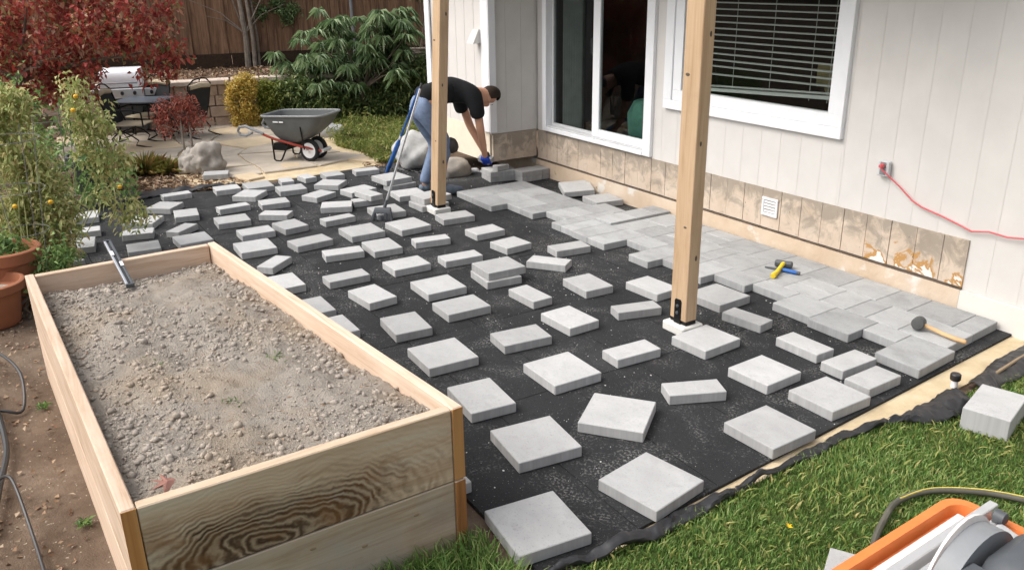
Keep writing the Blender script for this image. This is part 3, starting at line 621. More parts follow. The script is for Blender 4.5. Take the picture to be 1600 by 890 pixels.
LOOSE = [
(-2.648,-3.035,162.7,0.209,0.275,0,'grey paver lying on the leafy soil beside the rough boulder'),
(-1.897,-3.610,-177.4,0.135,0.279,0,'nearest loose narrow oblong grey paver to the rough boulder by the flagstones'),
(-1.866,-3.112,177.0,0.205,0.245,0,'nearest loose broad oblong grey paver to the rough boulder by the flagstones'),
(-1.482,-3.793,-130.1,0.244,0.245,0,'broad oblong grey paver, fifth nearest such to the tomato plants'),
(-1.074,-3.682,172.4,0.275,0.205,0,'broad oblong grey paver, second nearest such to the tomato plants'),
(-1.049,-4.061,-120.5,0.275,0.275,0,'square grey paver, second nearest such to the tomato plants'),
(-0.674,-4.164,167.2,0.163,0.245,0,'narrow oblong grey paver, second nearest such to the tomato plants'),
(-0.194,-4.199,-94.6,0.245,0.242,0,'nearest loose broad oblong grey paver to the tomato plants'),
(-0.592,-4.597,-97.7,0.165,0.308,0,'nearest loose narrow oblong grey paver to the tomato plants'),
(-0.208,-4.736,-80.2,0.135,0.281,0,'grey paver behind the raised bed beside the terracotta pot'),
(-1.004,-4.551,-96.1,0.244,0.165,0,'grey paver half hidden by tomato leaves, nearer one of the two'),
(-1.544,-4.492,-96.2,0.224,0.275,0,'grey paver half hidden by tomato leaves, farther one of the two'),
(-0.577,-3.820,-136.3,0.135,0.275,0,'narrow oblong grey paver, third nearest such to the tomato plants'),
(-0.198,-3.808,-87.6,0.275,0.285,0,'nearest loose square grey paver to the tomato plants'),
(-1.072,-3.250,-176.1,0.135,0.292,0,'narrow oblong grey paver, fourth nearest such to the tomato plants'),
(-0.613,-3.375,176.6,0.245,0.283,0,'broad oblong grey paver, third nearest such to the tomato plants'),
(0.311,-3.427,178.2,0.308,0.283,0,'square grey paver, third nearest such to the broom head'),
(-0.116,-3.301,179.9,0.205,0.287,0,'broad oblong grey paver, fourth nearest such to the tomato plants'),
(0.807,-3.416,-137.4,0.144,0.281,0,'narrow oblong grey paver, second nearest such to the far corner of the raised bed'),
(-1.805,-2.801,-92.6,0.275,0.298,0,'nearest loose square grey paver to the rough boulder by the flagstones'),
(-1.849,-2.486,173.3,0.205,0.137,0,'narrow oblong grey paver, second nearest such to the rough boulder by the flagstones'),
(-1.465,-2.556,175.5,0.245,0.275,0,'broad oblong grey paver, third nearest such to the wheelbarrow'),
(-1.477,-2.978,-130.3,0.245,0.275,0,'broad oblong grey paver, second nearest such to the rough boulder by the flagstones'),
(-1.018,-2.870,174.8,0.205,0.275,0,'broad oblong grey paver, seventh nearest such to the bending worker'),
(-0.585,-2.981,-127.6,0.277,0.154,0,'narrow oblong grey paver, third nearest such to the broom head'),
(-1.879,-2.248,-172.4,0.205,0.135,0,'narrow oblong grey paver, second nearest such to the wheelbarrow'),
(-1.832,-1.971,177.3,0.224,0.205,0,'nearest loose broad oblong grey paver to the wheelbarrow'),
(-1.446,-2.135,-131.3,0.275,0.245,0,'broad oblong grey paver, second nearest such to the wheelbarrow'),
(-1.821,-1.582,173.9,0.165,0.275,0,'nearest loose narrow oblong grey paver to the wheelbarrow'),
(-1.045,-2.405,-152.7,0.205,0.281,0,'broad oblong grey paver, second nearest such to the bending worker'),
(-1.010,-1.997,101.2,0.300,0.228,0,'narrow grey paver butted behind the small stack left of the broom'),
(-0.584,-2.057,-169.8,0.300,0.139,1,'short narrow grey paver lying on top of another near the broom handle'),
(-0.567,-2.081,172.7,0.135,0.295,0,'narrow grey paver underneath the small stack left of the broom'),
(-0.548,-2.403,-113.4,0.290,0.221,0,'nearest loose broad oblong grey paver to the broom head'),
(-0.102,-2.562,-175.0,0.135,0.292,0,'nearest loose narrow oblong grey paver to the broom head'),
(-0.108,-2.080,-93.6,0.284,0.301,0,'grey square paver right behind the broom head'),
(-1.095,-1.585,-173.8,0.322,0.302,1,'square grey paver stacked on a second one behind the broom handle'),
(-0.972,-1.550,-175.9,0.135,0.320,0,'grey paver half hidden under a square one behind the broom handle'),
(-0.578,-1.635,-4.0,0.275,0.291,0,'square grey paver between the broom handle and the far wooden post'),
(-0.167,-1.585,-173.0,0.245,0.312,1,'square grey paver on top of the pair behind the far wooden post'),
(-0.122,-1.632,-177.3,0.282,0.296,0,'square grey paver at the bottom of the pair behind the far wooden post'),
(0.439,-1.648,174.9,0.211,0.308,0,'grey paver in front of the far wooden post and its concrete pier'),
(-0.139,-2.990,-171.5,0.276,0.220,0,'broad oblong grey paver, second nearest such to the broom head'),
(0.427,-3.001,-173.5,0.205,0.319,0,'broad oblong grey paver, third nearest such to the broom head'),
(0.390,-2.530,-179.4,0.305,0.302,0,'square grey paver, second nearest such to the broom head'),
(0.454,-2.121,-176.0,0.316,0.291,0,'nearest loose square grey paver to the broom head'),
(0.957,-2.148,171.4,0.135,0.301,0,'narrow oblong grey paver, second nearest such to the broom head'),
(0.859,-2.879,171.5,0.165,0.304,0,'narrow oblong grey paver, third nearest such to the far wooden post'),
(0.883,-2.555,177.5,0.309,0.240,0,'broad oblong grey paver, third nearest such to the far wooden post'),
(1.413,-2.582,179.7,0.233,0.294,0,'broad oblong grey paver, fourth nearest such to the far corner of the raised bed'),
(1.494,-2.161,176.4,0.165,0.318,0,'narrow oblong grey paver, fourth nearest such to the far wooden post'),
(0.990,-1.650,-178.7,0.208,0.285,0,'nearest loose broad oblong grey paver to the far wooden post'),
(1.426,-1.659,-174.3,0.233,0.244,0,'broad oblong grey paver, fourth nearest such to the far wooden post'),
(1.771,-1.323,173.0,0.163,0.308,0,'narrow oblong grey paver, fifth nearest such to the yellow handled hammer'),
(1.977,-1.654,-143.6,0.317,0.156,0,'narrow oblong grey paver, sixth nearest such to the yellow handled hammer'),
(1.990,-2.110,177.9,0.275,0.308,1,'top paver of the two-paver stack in the middle of the black mat'),
(2.004,-2.141,174.9,0.297,0.278,0,'bottom paver of the two-paver stack in the middle of the black mat'),
(1.422,-3.070,179.8,0.159,0.305,0,'nearest loose narrow oblong grey paver to the far corner of the raised bed'),
(1.876,-3.057,-174.3,0.318,0.216,0,'nearest loose broad oblong grey paver to the far corner of the raised bed'),
(1.969,-2.594,178.8,0.307,0.299,0,'nearest loose square grey paver to the far corner of the raised bed'),
(2.398,-2.641,178.6,0.245,0.309,0,'broad oblong grey paver, third nearest such to the far corner of the raised bed'),
(2.478,-3.082,175.3,0.307,0.235,0,'broad oblong grey paver, second nearest such to the far corner of the raised bed'),
(3.000,-3.091,177.7,0.314,0.310,0,'square grey paver, second nearest such to the far corner of the raised bed'),
(2.479,-2.150,-177.6,0.301,0.153,0,'narrow oblong grey paver, fifth nearest such to the far corner of the raised bed'),
(2.527,-1.697,177.4,0.306,0.224,0,'broad oblong grey paver, second nearest such to the yellow handled hammer'),
(2.971,-2.168,-177.6,0.312,0.227,0,'broad oblong grey paver, second nearest such to the near wooden post'),
(3.039,-2.578,174.0,0.216,0.318,0,'broad oblong grey paver, second nearest such to the near corner of the raised bed'),
(2.823,-1.357,3.7,0.317,0.216,0,'nearest loose broad oblong grey paver to the near wooden post'),
(3.074,-1.709,164.9,0.135,0.305,0,'nearest loose narrow oblong grey paver to the near wooden post'),
(3.572,-2.154,177.1,0.153,0.303,0,'narrow oblong grey paver, second nearest such to the near corner of the raised bed'),
(3.550,-2.631,179.2,0.322,0.308,0,'square grey paver, second nearest such to the near wooden post'),
(3.577,-3.163,174.6,0.322,0.245,0,'nearest loose broad oblong grey paver to the near corner of the raised bed'),
(4.094,-3.163,173.4,0.322,0.322,0,'nearest loose square grey paver to the near corner of the raised bed'),
(4.109,-2.681,-141.4,0.322,0.322,0,'square grey paver turned askew, one corner pointing at the lawn'),
(4.120,-2.184,155.9,0.143,0.309,0,'nearest loose narrow oblong grey paver to the near corner of the raised bed'),
(3.686,-1.680,-176.0,0.275,0.304,0,'large square grey paver touching the concrete pier of the near post'),
(4.179,-1.719,-177.0,0.277,0.284,0,'nearest loose square grey paver to the near wooden post'),
(3.587,-1.232,-171.5,0.290,0.135,0,'nearest loose narrow oblong grey paver to the yellow handled hammer'),
(4.063,-1.259,-179.5,0.297,0.146,0,'narrow oblong grey paver, second nearest such to the yellow handled hammer'),
(3.206,-1.107,-87.0,0.293,0.306,0,'square grey paver just behind the near wooden post, partly hidden by it'),
(4.352,-1.236,-179.7,0.149,0.291,0,'nearest loose narrow oblong grey paver to the rubber mallet'),
(4.558,-1.306,-178.3,0.157,0.278,0,'nearest loose narrow oblong grey paver to the tall block on the lawn'),
(4.553,-1.650,-179.9,0.284,0.294,0,'nearest loose square grey paver to the tall block on the lawn'),
(4.617,-2.160,-178.1,0.298,0.301,0,'square grey paver, third nearest such to the tall block on the lawn'),
(4.634,-3.507,174.1,0.321,0.317,0,'large square grey paver nearest the camera, beside the raised bed and grass'),
(4.657,-2.933,-169.4,0.318,0.322,0,'turned square grey paver on the mat edge by the folded black plastic'),
]
for x, y, a, la, lb, lv, lab in LOOSE: paver(x, y, a, la, lb, lv*(T+.001), lab)
for x, y, la, lb, lab in ((1.285, -3.53, .30, .30, 'grey paver half hidden behind the raised bed side, farthest of those three'), (1.87, -3.49, .30, .24, 'grey paver half hidden behind the raised bed side, middle of those three'),
                          (2.27, -3.5, .30, .27, 'grey paver almost hidden behind the raised bed, only one corner showing'), (4.10, -3.69, .29, .2, 'grey paver peeking out behind the near corner of the raised bed')):
    paver(x, y, 0, la, lb, 0, lab)
GAPG = 'loose pavers in the gap by the house wall'
paver(.28, -.175, -24, .31, .31, .03, 'tilted grey paver in the gap below the sliding door, farthest of three', GAPG, (.05, .09))
paver(.72, -.18, -8, .29, .285, 0, 'square grey paver in the gap below the sliding door, middle of three', GAPG)
paver(1.05, -.36, -3, .32, .142, 0, 'narrow grey paver in the gap below the sliding door, nearest of three', GAPG)
CORG = 'pavers piled in the inner corner of the house'
paver(-.54, -.235, 0, .20, .26, 0, 'lower grey paver of the corner pile, left half', CORG); paver(-.54, -.235, 0, .20, .26, T+.001, 'upper grey paver of the corner pile, left half', CORG)
paver(-.54, -.058, 0, .20, .085, 0, 'lower narrow grey paver of the corner pile against the wall', CORG); paver(-.54, -.058, 0, .20, .085, T+.001, 'upper narrow grey paver of the corner pile against the wall', CORG)
STG = 'pavers stacked under the worker\'s hands'
paver(-.745, -.47, -8, .27, .31, 0, 'bottom grey paver of the stack below the worker\'s gloved hands', STG); paver(-.745, -.47, -8, .27, .31, T+.001, 'second grey paver of the stack below the worker\'s gloved hands', STG)
paver(-.675, -.49, 10, .09, .155, 2*T+.002, 'small grey paver on top of the stack beside the blue glove', STG)
paver(-.62, -.70, 20, .15, .10, .245, 'small grey paver held in the worker\'s gloved hands', STG, (.35, .2))
# blocks on the grass
paver(5.112, -1.125, 16, .21, .33, -.012, 'tall grey concrete block standing alone on the grass', 'concrete blocks on the lawn', h=.115)
paver(5.50, -2.72, 30, .16, .2, -.012, 'grey block in the grass beside the orange saw tray, cut by the frame', 'concrete blocks on the lawn', h=.08)

# ================================================================== POSTS
def post(x, y, lean, label, gname):
    # x,y = corner of the faces towards -y and +x at the foot
    t = thing('wooden_post', label, 'post', (x-.07, y+.045, .062), 0, gname)
    m = MB(); top = 2.9; dx, dy = lean[0]*top, lean[1]*top
    m.add([(-.07, -.045, .024), (.07, -.045, .024), (.07, .045, .024), (-.07, .045, .024), (-.07+dx, -.045+dy, top), (.07+dx, -.045+dy, top), (.07+dx, .045+dy, top), (-.07+dx, .045+dy, top)],
          [(3, 2, 1, 0), (4, 5, 6, 7), (0, 1, 5, 4), (1, 2, 6, 5), (2, 3, 7, 6), (3, 0, 4, 7)])
    m.build('beam', 'post_wood', t, bevel=.004)
    for (kx, ky, kz, rr) in ((.02, -.0458, .62, .009), (-.03, -.0458, 1.5, .012), (.0708, .01, .43, .012), (.0708, -.01, 1.12, .010), (.0708, .015, 1.72, .011)):
        m = MB(); ax = Matrix.Translation((kx+lean[0]*kz, ky+lean[1]*kz, kz)) @ (Matrix.Rotation(R_(90), 4, 'X') if abs(ky) > .04 else Matrix.Rotation(R_(90), 4, 'Y'))
        m.lathe([(rr*.6, -.001), (rr, 0), (rr*.6, .0012)], n=10, mat=ax @ Matrix.Diagonal((1.5, .8, 1, 1))); m.build('knot', 'bark_brown', t)
    b = bpy.data.objects.new('post_bracket', None); C.objects.link(b); b.parent = t
    for s in (-1, 1):
        m = MB(); yy = -.0465 if s < 0 else .0465
        pl = [(-.028, 0), (.028, 0), (.028, .145), (.02, .158), (-.02, .158), (-.028, .145)]
        m.add([(a, yy+.002, z) for a, z in pl]+[(a, yy-.004 if s < 0 else yy+.004, z) for a, z in pl], [tuple(range(6)), tuple(range(6, 12))[::-1]]+[(i, (i+1) % 6, 6+(i+1) % 6, 6+i) for i in range(6)])
        m.build('bracket_plate', 'black_metal', b)
        for zz in (.07, .115):
            m = MB(); m.lathe([(.011, 0), (.011, .006), (.006, .008)], n=8, mat=Matrix.Translation((0, -.0505 if s < 0 else .0505, zz)) @ Matrix.Rotation(R_(90*s*-1 if s < 0 else -90), 4, 'X')); m.build('bolt', 'dark_grey_plastic', b)
    m = MB(); m.box(-.072, .072, -.042, .042, .0, .0235); m.build('base_plate', 'black_metal', b, bevel=.003)
    pr = MB(); pr.box(-.095, .095, -.085, .085, -.062, -.001); p_ = pr.build('pier_block', 'concrete_pier', t, bevel=.008)
    return t
post(3.505, -1.68, (0, 0), 'wooden post nearer the camera, on a black bracket and pale pier', 'patio cover posts')
post(.168, -1.686, (.026, .052), 'wooden post farther away, in front of the bending worker', 'patio cover posts')

# ================================================================== RAISED BED
bed = thing('raised_bed', 'raised garden bed of wide wooden boards filled with grey soil', 'planter')
BH = .60; SEAM = .285
nr, nl, fl, fr = [Vector((*p, 0)) for p in ((4.513, -3.759), (4.532, -4.952), (1.89, -5.067), (1.849, -4.038))]
def board(a, b, th, inward, z0, z1, name, m, bev=.004):
    d = (b-a); L = d.length; ang = math.atan2(d.y, d.x); c = (a+b)/2
    q = MB(); y0, y1 = (0, th) if inward > 0 else (-th, 0)
    q.box(-L/2, L/2, y0, y1, z0-(z0+z1)/2, z1-(z0+z1)/2); return q.build(name, m, bed, bevel=bev, loc=(c.x, c.y, (z0+z1)/2), rot=(0, 0, ang))
TH = .045
for z0, z1, mi in ((-.05, SEAM-.002, 0), (SEAM+.002, BH, 1)):
    board(fr, nr, TH, -1, z0, z1, 'side_board', 'bed_wood'); board(fl, nl, TH, 1, z0, z1, 'side_board', 'bed_wood')
    dn = (nl-nr).normalized(); df = (fl-fr).normalized()
    board(nr+dn*(TH+.003), nl-dn*(TH+.003), TH, -1, z0, z1-.004*mi, 'end_board', 'bed_front_figured' if mi else 'bed_wood_grey')
    board(fr+df*(TH+.003), fl-df*(TH+.003), TH, 1, z0, z1-.004*mi, 'end_board', 'bed_wood')
    for P, s in ((nr, 1), (nl, -1)):          # end grain of the side boards
        m = MB(); m.box(-.006, .0022, 0 if s < 0 else -TH, TH if s < 0 else 0, z0+.004, z1-.004); m.build('board_end', 'end_grain', bed, loc=(P.x, P.y, 0), rot=(0, 0, math.atan2((nr-fr).y, (nr-fr).x) if s > 0 else math.atan2((nl-fl).y, (nl-fl).x)))
for fx, fz in ((.18, .20), (.36, .15), (.72, .12), (.52, .22)):
    P = nr.lerp(nl, fx); m = MB(); m.lathe([(.002, .0016), (.006, .0013), (.008, .0004), (.0075, -.002)], n=12, mat=Matrix.Translation((P.x+.0005, P.y, fz)) @ Matrix.Rotation(R_(90), 4, 'Y') @ Matrix.Diagonal((.8, 1.5, 1, 1))); m.build('knot', 'twig', bed)
# inner darker liner of the boards above the soil, far end
nx, ny = 150, 76; V = []
for i in range(nx):
    for j in range(ny):
        s, t = i/(nx-1), j/(ny-1)
        a = fr.lerp(nr, s); b = fl.lerp(nl, s); p = a.lerp(b, .028+t*.944); p.x = p.x+(.5-s)*.075
        nz = .035*mnoise.noise((p.x*1.6, p.y*1.6, 1))+.022*mnoise.noise((p.x*5, p.y*5, 4))+.012*mnoise.noise((p.x*14, p.y*14, 8))+.008*mnoise.noise((p.x*34, p.y*34, 2))
        e = min(s, 1-s, t*.45, (1-t)*.45); V.append((p.x, p.y, .492+.05*s+.05*min(1, e*9)-.02+nz))
F = [(i*ny+j, (i+1)*ny+j, (i+1)*ny+j+1, i*ny+j+1) for i in range(nx-1) for j in range(ny-1)]
me = bpy.data.meshes.new('soil'); me.from_pydata(V, [], F); soil = mkobj('soil', me, 'bed_soil', bed, 'all', kind='stuff'); soil['label'] = 'dry grey brown soil filling the raised bed'
def lumps(name, pts, rad, m, parent=None):
    bm = bmesh.new(); bmesh.ops.create_icosphere(bm, subdivisions=1, radius=1); bv = np.array([v.co for v in bm.verts]); bf = np.array([[v.index for v in f.verts] for f in bm.faces]); bm.free()
    n = len(pts); k = len(bv); sc = rng.uniform(.65, 1.25, (n, 1, 3))*np.asarray(rad)[:, None, None]; jit = 1+rng.normal(size=(n, k, 1))*.16
    A = rng.uniform(0, 2*np.pi, n); c, s = np.cos(A), np.sin(A); v = bv[None]*jit*sc
    v = np.stack([v[..., 0]*c[:, None]-v[..., 1]*s[:, None], v[..., 0]*s[:, None]+v[..., 1]*c[:, None], v[..., 2]*.8], -1)+np.asarray(pts)[:, None]
    return mkobj(name, np_mesh(name, v.reshape(-1, 3), (bf[None]+(np.arange(n)*k)[:, None, None]).reshape(-1, 3)), m, parent, kind='stuff')
Va = np.array(V); idx = rng.integers(0, len(Va), 20000); dens = np.array([mnoise.noise((Va[q][0]*2.2, Va[q][1]*2.2, 6)) for q in idx])
edge_ = np.array([min((q % ny)/ny, 1-(q % ny)/ny) for q in idx]); idx = idx[rng.random(len(idx)) < np.clip(.40+dens*1.1+(edge_ < .16)*.35, .04, 1)]
pts = Va[idx]+rng.normal(size=(len(idx), 3))*np.array([.008, .007, .003]); lumps('soil_clods', pts, np.where(rng.random(len(idx)) < .07, rng.uniform(.008, .019, len(idx)), rng.gamma(1.3, .0016, len(idx))+.002), 'clod', bed)
# straw and bark bits on the soil
k_ = rng.integers(0, len(Va), 420); o = mkobj('soil_straw', leaf_mesh('soil_straw', Va[k_]+np.array([0, 0, .006]), rng.normal(size=(420, 3))*np.array([1, 1, .2]), rng.uniform(.012, .035, 420), rng.uniform(.003, .007, 420), .05), 'litter', bed, kind='stuff')
# pale crumbs and grit scattered on the underlay
n = 5200; cx_ = np.stack([rng.uniform(-1.9, 4.75, n), rng.uniform(-4.2, 0, n), np.full(n, .0005)], 1); kk = np.array([mnoise.noise((a*1.1, b*1.1, 2)) for a, b, c in cx_]); cx_ = cx_[rng.random(n) < np.clip(.25+kk*1.4, .05, 1)]
cx_ = cx_[cx_[:, 0] < edge_x(cx_[:, 1])-.01]; o = lumps('grit', cx_, rng.gamma(1.6, .0009, len(cx_))+.0008, 'concrete_pier'); tag(o, 'pale crumbs and grit scattered over the black mat', 'grit')
# seedlings and fallen leaf on the soil
for k, (x, y) in enumerate(((3.35, -4.62), (3.9, -4.45), (2.9, -4.35), (3.6, -4.2))):
    n = 26; P = np.array([x, y, .545])+rng.normal(size=(n, 3))*np.array([.03, .03, .004]); D = rng.normal(size=(n, 3)); D[:, 2] = abs(D[:, 2])+.6
    o = mkobj('weed', leaf_mesh('weed', P, D, rng.uniform(.02, .045, n), .006, .3), 'tree_leaf'); tag(o, 'thin green weed sprouting from the raised bed soil, %s' % ('left of centre', 'nearest the front board', 'near the middle of the bed', 'towards the right side board')[k], 'weed', 'weeds in the bed')
def maple_outline(n=5):
    p = []
    for k in range(n*2+1):
        a = -2.1+4.2*k/(n*2); r = 1 if k % 2 == 0 else .42; p.append((r*math.sin(a), r*math.cos(a)))
    p.append((0, -.45)); return p
lf = MB(); ol_ = [(a*.055, b*.06) for a, b in maple_outline()]; n = len(ol_)
lf.add([(a, b, .012*abs(math.sin(a*60))+.001) for a, b in ol_]+[(a, b, .012*abs(math.sin(a*60))) for a, b in ol_]+[(0, 0, .016), (0, 0, .015)], [(i, (i+1) % n, 2*n) for i in range(n)]+[(n+(i+1) % n, n+i, 2*n+1) for i in range(n)])
tag(lf.build('fallen_leaf', 'leaf_fallen', None, loc=(4.36, -4.79, .543), rot=(.1, .1, 2.2)), 'reddish brown fallen maple leaf on the bed soil by the front board', 'leaf')
# spirit level leaning over the far board
lv = thing('spirit_level', 'dark spirit level with white vials leaning over the bed\'s far board', 'level')
a, b = Vector((1.73, -4.615, .665)), Vector((2.22, -4.585, .545)); dz = (b-a).normalized()
M4 = Matrix.Translation(a) @ dz.to_track_quat('X', 'Z').to_matrix().to_4x4(); L = (b-a).length
for nm, bxs, mm in (('rail', (0, L, -.020, -.007, -.012, .012), 'steel'), ('rail', (0, L, .007, .020, -.012, .012), 'dark_grey_plastic'), ('web', (.01, L-.01, -.0065, .0065, -.008, .008), 'black_plastic'), ('end_cap', (-.012, -.0005, -.022, .022, -.013, .013), 'dark_grey_plastic'), ('end_cap', (L+.0005, L+.012, -.022, .022, -.013, .013), 'dark_grey_plastic'), ('vial', (L*.26, L*.36, -.02, .0, .0125, .017), 'white_plastic'), ('vial', (L*.52, L*.62, .002, .02, .0125, .017), 'white_plastic')):
    m = MB(); m.box(*bxs, mat=M4); m.build(nm, mm, lv, bevel=.002)

# ================================================================== TOOLS ON THE PAVING
hm = thing('hammer', 'short sledge hammer with a yellow handle lying on the paving', 'hammer', (3.085, -.335, T+.003), R_(-64))
m = MB(); rings = []
for x in (-.062, -.056, -.03, .03, .056, .062):
    r = .021 if abs(x) > .06 else .026; rings.append([(r*math.cos(t+.39)*.0+r*math.cos(t+.39), x, .027+r*math.sin(t+.39)) for t in (2*math.pi*k/8 for k in range(8))])
m.loft(rings); m.build('hammer_head', 'dark_grey_plastic', hm)
m = MB(); m.tube([(-.03, 0, .03), (.02, 0, .034), (.05, 0, .032), (.12, 0, .022), (.20, 0, .016), (.25, 0, .018), (.272, 0, .018)], [.015, .016, .015, .0145, .017, .021, .018], 12); m.build('handle', 'yellow_rubber', hm, True)
cz = thing('chisel', 'blue gripped chisel lying under the yellow hammer handle', 'chisel', (3.03, -.44, T+.003), R_(16))
m = MB(); m.tube([(.10, 0, .013), (.13, 0, .014), (.2, 0, .014), (.225, 0, .014)], [.010, .015, .016, .013], 10); m.build('grip', 'blue_rubber', cz, True)
m = MB(); m.tube([(.2255, 0, .014), (.245, 0, .014)], .012, 10); m.build('striking_cap', 'dark_grey_plastic', cz, True)
m = MB(); m.tube([(-.02, 0, .006), (.02, 0, .009), (.10, 0, .012)], [.006, .008, .009], 6); m.build('blade', 'dark_grey_plastic', cz)
ml = thing('rubber_mallet', 'black rubber mallet with a wooden handle near the paving edge', 'mallet', (4.30, -.535, T+.003), R_(2))
m = MB(); rr = [(0, .026), (.004, .034), (.012, .037), (.09, .037), (.1, .033), (.102, .025)]
m.lathe([(r, z-.05) for z, r in rr], n=20, mat=Matrix.Translation((0, 0, .038)) @ Matrix.Rotation(R_(78), 4, 'X') @ Matrix.Rotation(R_(20), 4, 'Y')); m.build('mallet_head', 'mallet_rubber', ml, True)
m = MB(); m.tube([(.02, 0, .036), (.08, 0, .030), (.16, 0, .020), (.24, 0, .016), (.285, 0, .017), (.295, 0, .017)], [.011, .012, .0125, .014, .014, .010], 12); m.build('handle', 'handle_wood', ml, True)
# sprinkler
spk = thing('sprinkler_head', 'black pop up sprinkler head beside the sand strip', 'sprinkler', (4.79, -.93, -.01)); spk.scale = (.8, .8, .85)
m = MB(); m.lathe([(.022, 0), (.022, .045), (.026, .046), (.026, .05)], n=16); m.build('riser', 'white_plastic', spk, True)
m = MB(); m.lathe([(.031, .0505), (.034, .056), (.034, .088), (.028, .094), (.012, .095)], n=18); m.build('cap', 'black_plastic', spk, True)
# stick
m = MB(); m.tube([(4.865, -.70, .028), (4.85, -.55, .033), (4.83, -.40, .03), (4.82, -.22, .034)], [.010, .0095, .009, .008], 7); tag(m.build('stick', 'twig', None, True), 'bare stick lying on the black plastic by the lawn', 'stick')
# folded black plastic sheeting along the lawn edge
def sheet(name, inner, outer, label, amp, z0, nseg=70, nw=9, seed=0):
    si = np.linspace(0, 1, len(inner)); so_ = np.linspace(0, 1, len(outer)); V = []
    for i in range(nseg):
        s = i/(nseg-1); a = np.array([np.interp(s, si, [p[k] for p in inner]) for k in (0, 1)]); b = np.array([np.interp(s, so_, [p[k] for p in outer]) for k in (0, 1)])
        for j in range(nw):
            t = j/(nw-1); p = a+(b-a)*t; q = (p[0]*5, p[1]*5, seed)
            zz = z0+amp*abs(mnoise.noise(q))+amp*.6*abs(mnoise.noise((p[0]*40, p[1]*14, seed+5)))+amp*.5*math.sin(t*math.pi)
            off = .03*mnoise.noise((p[1]*5, t*2, seed+9)); V.append((p[0]+off, p[1]+off*.5, zz))
    N = len(V); F = [(i*nw+j, i*nw+j+1, (i+1)*nw+j+1, (i+1)*nw+j) for i in range(nseg-1) for j in range(nw-1)]
    me = bpy.data.meshes.new(name); me.from_pydata(V, [], F); o = mkobj(name, me, 'black_plastic', None, True)
    md = o.modifiers.new('thick', 'SOLIDIFY'); md.thickness = .002
    return tag(o, label, 'plastic sheet', 'black edging plastic')
sheet('plastic_sheet', [(4.70, .0), (4.745, -.42), (4.77, -.60), (4.82, -.86)], [(4.98, -.1), (4.93, -.42), (4.95, -.75), (5.02, -1.02)], 'crumpled black plastic sheet between the sand strip and lawn, by the stick', .05, -.008)
sheet('plastic_sheet', [(4.80, -1.02), (4.83, -1.2), (4.845, -1.35), (4.82, -1.55)], [(4.97, -1.03), (5.0, -1.22), (4.96, -1.42), (4.87, -1.58)], 'crumpled black plastic flap beside the tall block on the lawn', .055, -.008, seed=3)
sheet('plastic_sheet', [(4.81, -1.56), (4.80, -1.8), (4.81, -2.1), (4.82, -2.4), (4.84, -2.62)], [(4.855, -1.58), (4.85, -1.85), (4.855, -2.2), (4.87, -2.5), (4.885, -2.64)], 'narrow roll of black plastic along the middle of the lawn edge', .035, -.008, seed=6)
sheet('plastic_sheet', [(4.835, -2.64), (4.83, -2.8), (4.85, -3.1), (4.86, -3.35), (4.85, -3.6)], [(4.90, -2.66), (4.91, -2.85), (4.925, -3.15), (4.91, -3.4), (4.88, -3.62)], 'folded black plastic along the lawn edge nearest the camera', .045, -.008, seed=8)
sheet('plastic_sheet', [(-2.15, -4.38), (-2.0, -4.12), (-2.12, -3.72), (-2.1, -3.22), (-2.03, -2.9)], [(-2.62, -4.3), (-2.5, -3.95), (-2.36, -3.68), (-2.2, -3.2), (-2.07, -2.88)], 'black edging sheet folded up along the far leafy side', .055, -.01, seed=12)
sheet('plastic_sheet', [(-1.95, -1.28), (-1.7, -1.15), (-1.45, -1.02)], [(-2.05, -1.15), (-1.78, -1.0), (-1.5, -.9)], 'scrap of black sheet in front of the round boulder by the house', .05, -.01, seed=15)

# broom and long blue tool leaning on the far post
br = thing('push_broom', 'broom with grey head and long metal handle leaning on the far post', 'broom')
hb, ht = Vector((-.015, -2.13, .115)), Vector((.085, -1.74, 1.20)); d = (ht-hb).normalized()
m = MB(); m.tube([hb, hb.lerp(ht, .5), ht-d*.05], [.0115, .011, .0105], 10); m.build('handle', 'steel', br, True)
m = MB(); m.tube([ht-d*.0499, ht], [.0125, .011], 10); m.build('handle_tip', 'black_plastic', br, True)
m = MB(); m.tube([hb-d*.045, hb+d*.06], [.018, .014], 10); m.build('socket', 'dark_grey_plastic', br, True)
ax = Vector((.55, .83, 0)).normalized(); nrm = Vector((.83, -.55, 0))
m = MB(); c0 = Vector((.0, -2.165, .0))
def bp(a, n, z): return c0+ax*a+nrm*n+Vector((0, 0, z))
m.add([bp(-.085, -.02, .075), bp(.085, -.02, .075), bp(.085, .03, .06), bp(-.085, .03, .06), bp(-.075, -.03, .105), bp(.075, -.03, .105), bp(.075, .015, .095), bp(-.075, .015, .095)], [(3, 2, 1, 0), (4, 5, 6, 7), (0, 1, 5, 4), (1, 2, 6, 5), (2, 3, 7, 6), (3, 0, 4, 7)]); m.build('broom_head', 'dark_grey_plastic', br, bevel=.004)
m = MB()
for k in range(120):
    a = -.082+.164*random.random(); q = random.uniform(-.02, .028); f = random.uniform(.5, 1)
    p0 = bp(a, q, .07); p1 = bp(a*1.28, q+.055*f+.01, .004); m.tube([p0, p1], [.0035, .002], 4, False)
m.build('bristles', 'dark_grey_plastic', br)
bt = thing('long_blue_tool', 'long tool with a blue painted shaft leaning behind the far post', 'tool')
m = MB()
p0 = Vector((-1.70, -1.38, .012)); p1 = Vector((.05, -1.75, 1.15)); dd = (p1-p0)
m.tube([p0+dd*.42, p1], .013, 9); m.build('shaft', 'blue_tool', bt, True)
m = MB(); m.tube([p0, p0+dd*.1, p0+dd*.4, p0+dd*.44], [.018, .026, .024, .014], 10); m.build('blade_sleeve', 'blue_tool', bt, True)
